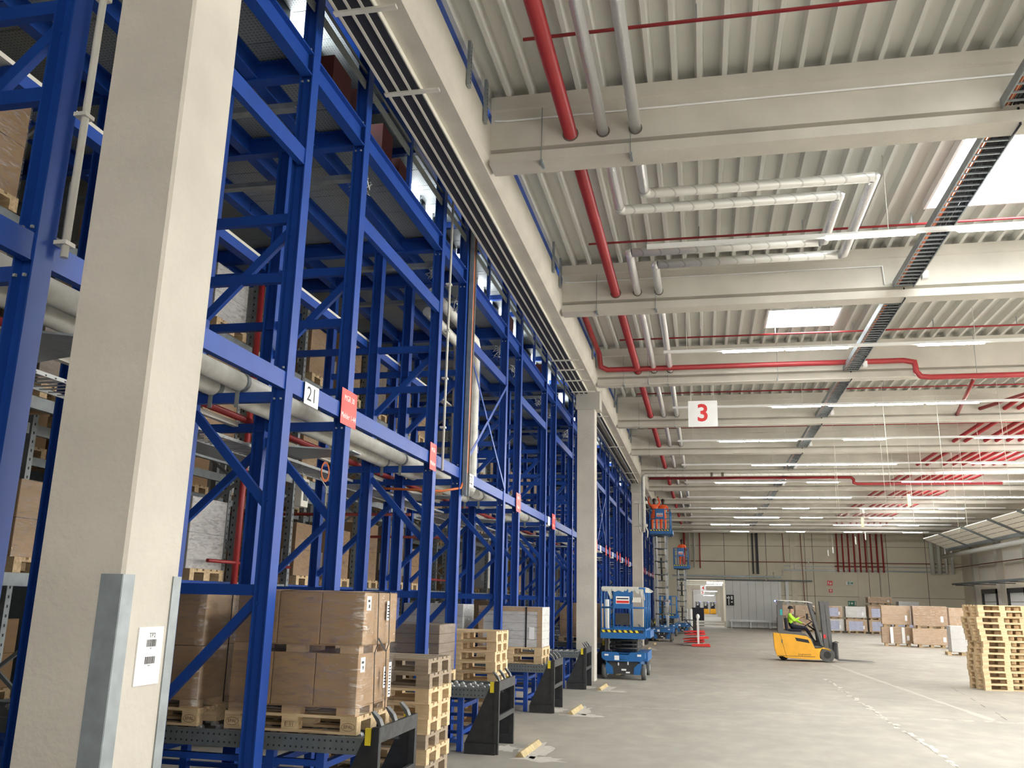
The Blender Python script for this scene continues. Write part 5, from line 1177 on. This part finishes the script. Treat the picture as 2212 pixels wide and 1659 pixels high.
# ---------------- forklift with driver ----------------
def forklift(loc, rz, lab, detail=True):
    t = thing('forklift', lab, 'forklift', loc, None, rz); B = lambda mb, n, m, **k: build(mb, n, m, t, local=True, **k)
    h = .52
    body = [(.10, .14), (.03, .40), (.0, .93), (.34, .92), (.80, .895), (1.14, .85), (1.25, .76), (1.38, .45), (1.66, .465), (1.60, .44), (1.54, .33), (1.525, .20), (1.54, .075), (1.2, .07), (.40, .105), (.30, .15)]
    B(MB().prism(body, 'y', -h, h), 'chassis_body', 'truck_yellow', bevel=.02)
    for s in (-1, 1):
        yy = s*h
        B(MB().prism([(1.56, .455), (1.66, .49), (1.80, .47), (1.92, .40), (1.88, .39), (1.76, .43), (1.66, .44)], 'y', yy-s*.22, yy), 'mudguard', 'truck_yellow')
        B(MB().prism([(.73, .80), (1.17, .735), (1.22, .62), (.78, .685)], 'y', yy, yy+s*.004), 'vent', 'ink')
        B(MB().prism([(.22, .92), (.26, .80), (.30, .60), (.42, .13), (.43, .13), (.31, .60), (.27, .80), (.235, .92)], 'y', yy, yy+s*.003), 'panel_gap', 'ink')
        B(MB().box(.27, yy, .60, .31, yy+s*.004, .72), 'latch', 'truck_grey')
        B(MB().box(.12, yy, .16, 1.38, yy+s*.003, .175), 'panel_gap', 'ink')
        fw = B(MB().tube([(1.78, yy-s*.20, .245), (1.78, yy+s*.0, .245)], .245, 28), 'front_wheel', 'rubber_dark' if False else 'rubber', bevel=.02); build(MB().tube([(1.78, yy-s*.01, .245), (1.78, yy+s*.008, .245)], .125, 18), 'wheel_rim', 'rubber_dark', fw, local=True)
        # cab frame
        B(MB().prism([(.17, .90), (.36, .90), (.36, 1.05), (.37, 1.98), (.43, 2.04), (.20, 2.05), (.175, 1.2)], 'y', yy-s*.07, yy-s*.02), 'rear_pillar', 'truck_grey')
        B(MB().prism([(1.24, 2.0), (1.36, 1.99), (1.52, 1.20), (1.70, .50), (1.40, .47), (1.28, .78), (1.12, .90), (.36, 1.04), (.36, .90), (1.12, .86), (1.22, .78), (1.33, .55), (1.5, .56), (1.58, .60), (1.44, 1.15)], 'y', yy-s*.07, yy-s*.02), 'front_pillar', 'truck_grey')
        B(MB().prism([(.27, 2.06), (.30, 2.08), (1.20, 2.05), (1.39, 2.0), (1.38, 1.97), (1.18, 2.01), (.30, 2.04)], 'y', yy-s*.09, yy), 'roof_rail', 'duct_white')
    mb = MB()
    for x in (.4, .62, .84, 1.06, 1.26): mb.box(x, -h+.09, 1.99+.03*(1.3-x)/1.3, x+.04, h-.09, 2.02+.03*(1.3-x)/1.3)
    B(mb, 'roof_bars', 'truck_grey')
    B(MB().tube([(.33, -.12, .17), (.33, .12, .17)], .17, 20), 'rear_wheel', 'rubber_dark')
    B(MB().box(.36, -.30, .88, 1.0, .30, .99), 'seat_deck', 'truck_grey'); B(MB().box(.52, -.24, .99, .98, .24, 1.08), 'seat', 'navy_cloth', bevel=.03); B(MB().prism([(.44, 1.02), (.54, 1.02), (.50, 1.46), (.41, 1.46)], 'y', -.24, .24), 'seat_back', 'navy_cloth', bevel=.03)
    B(MB().box(1.36, -.42, .50, 1.66, .42, .55), 'floor_plate', 'truck_grey'); B(MB().prism([(1.50, .55), (1.68, .55), (1.50, 1.22), (1.38, 1.28), (1.36, 1.2), (1.44, 1.1)], 'y', -.35, .35), 'dashboard', 'bulk_dark')
    B(MB().tube([(1.45, 0, 1.05), (1.22, 0, 1.22)], .03, 8), 'steering_column', 'bulk_dark')
    c = Vector((1.20, 0, 1.24)); n = Vector((-.55, 0, .83)); a1 = Vector((0, 1, 0)); a2 = n.cross(a1).normalized()
    B(MB().tube([tuple(c+a1*.17*math.cos(a)+a2*.17*math.sin(a)) for a in [2*math.pi*j/20 for j in range(21)]], .014, 6, caps=False), 'steering_wheel', 'ink')
    B(MB().box(1.16, -.36, 1.42, 1.22, -.12, 1.62).tube([(1.2, -.3, 1.45), (1.40, -.4, 1.30)], .015, 6), 'display_terminal', 'bulk_dark')
    B(MB().tube([(1.32, -.48, 1.86), (1.40, -.5, 1.72), (1.46, -.5, 1.66)], .012, 6).ell((1.46, -.5, 1.64), .04, .03, .05), 'mirror', 'bulk_dark')
    B(MB().tube([(.17, -.4, 2.02), (.12, -.4, 2.04)], .022, 8), 'lamp_mount', 'bulk_dark'); B(MB().ell((.125, -.4, 2.035), .028, .028, .028, 8, 6), 'blue_warning_lamp', 'blue_led')
    B(MB().box(.275, -h+.014 if False else -.452-.05, 1.55, .345, -.448-.05, 1.75), 'sticker', 'teal')
    # mast
    for s in (-1, 1):
        B(MB().prism([(1.635, 2.06), (1.78, 2.06), (1.86, .32), (1.80, .25), (1.72, .30)], 'y', s*.30-.05, s*.30+.05), 'mast_rail', 'truck_grey')
        B(MB().prism([(1.80, 2.04), (1.94, 2.05), (2.0, .20), (1.90, .20)], 'y', s*.22-.045, s*.22+.045), 'mast_rail', 'truck_grey')
        B(MB().tube([(1.84, s*.16, 1.72), (1.87, s*.16, .35)], .032, 10), 'lift_cylinder', 'steel_light')
    mb = MB()
    for z in (2.0, 1.78, .42): mb.box(1.68, -.34, z-.06, 1.80, .34, z+.04)
    mb.box(1.85, -.26, 1.92, 1.95, .26, 2.04); B(mb, 'mast_crossbar', 'truck_grey'); B(MB().box(1.70, -.356, .80, 1.78, -.35, .92), 'sticker', 'sign_red')
    mb = MB()
    for z in (.12, .56): mb.box(2.04, -.48, z, 2.12, .48, z+.10)
    for y in (-.46, -.2, .16, .42): mb.box(2.02, y, .14, 2.10, y+.04, .62)
    B(mb, 'fork_carriage', 'bulk_dark'); B(MB().box(2.00, -.3, .15, 2.05, .3, .66).tube([(2.02, -.25, .66), (2.1, -.25, .70), (2.2, -.2, .66)], .012, 6), 'hose_guide', 'rubber_dark')
    for s in (-1, 1): B(MB().prism([(2.12, .66), (2.16, .66), (2.17, .09), (3.34, .055), (3.34, .045), (2.14, .05), (2.12, .09)], 'y', s*.26-.05, s*.26+.05), 'fork', 'truck_grey')
    if detail:
        o = text('Jungheinrich', .085, (1.03, -h-.004, .235), (1, 0, 0), (0, 0, 1), 'stamp', 'lettering', t, local=True, ext=.001)
    return t
fl = forklift((2.40, 34.0, .004), R(-3), 'yellow forklift with a driver, forks pointing right on the open floor'); kids(fl)
J = dict(pelvis=(.66, 0, 1.16), waist=(.61, 0, 1.28), chest=(.60, 0, 1.48), neckb=(.63, 0, 1.60), neck=(.65, 0, 1.645), chin=(.69, 0, 1.69), head=(.675, 0, 1.755), crown=(.66, 0, 1.81),
    shl=(.60, .18, 1.55), shr=(.60, -.18, 1.55), ell=(.84, .22, 1.36), wrl=(1.04, .15, 1.27), pal=(1.10, .13, 1.265), elr=(.74, -.24, 1.36), wrr=(.93, -.20, 1.47), par=(.99, -.19, 1.50),
    hil=(.72, .09, 1.14), hir=(.72, -.09, 1.14), knl=(1.14, .13, 1.12), knr=(1.14, -.13, 1.12), anl=(1.38, .13, .70), anr=(1.38, -.13, .70), tol=(1.52, .14, .63), tor=(1.52, -.14, .63), face=(1, -.1, .12))
person('driver in a bright yellow jacket and dark trousers sitting in the forklift, one hand raised', J, dict(top='hivis', sleeve='hivis', skin='skin', legs='navy_cloth', shoe='ink'), at=(2.40, 34.0, .004), rz=R(-3))
for i, (x, y, r) in enumerate(((.3, 150, 90), (-1.0, 156, 90), (1.6, 156, 95))):
    copy_tree(fl, None, 'small distant forklift parked at the end of the passage, %s one' % ('middle', 'left', 'right')[i], (x, y, .004), R(r))['group'] = 'distant forklifts'
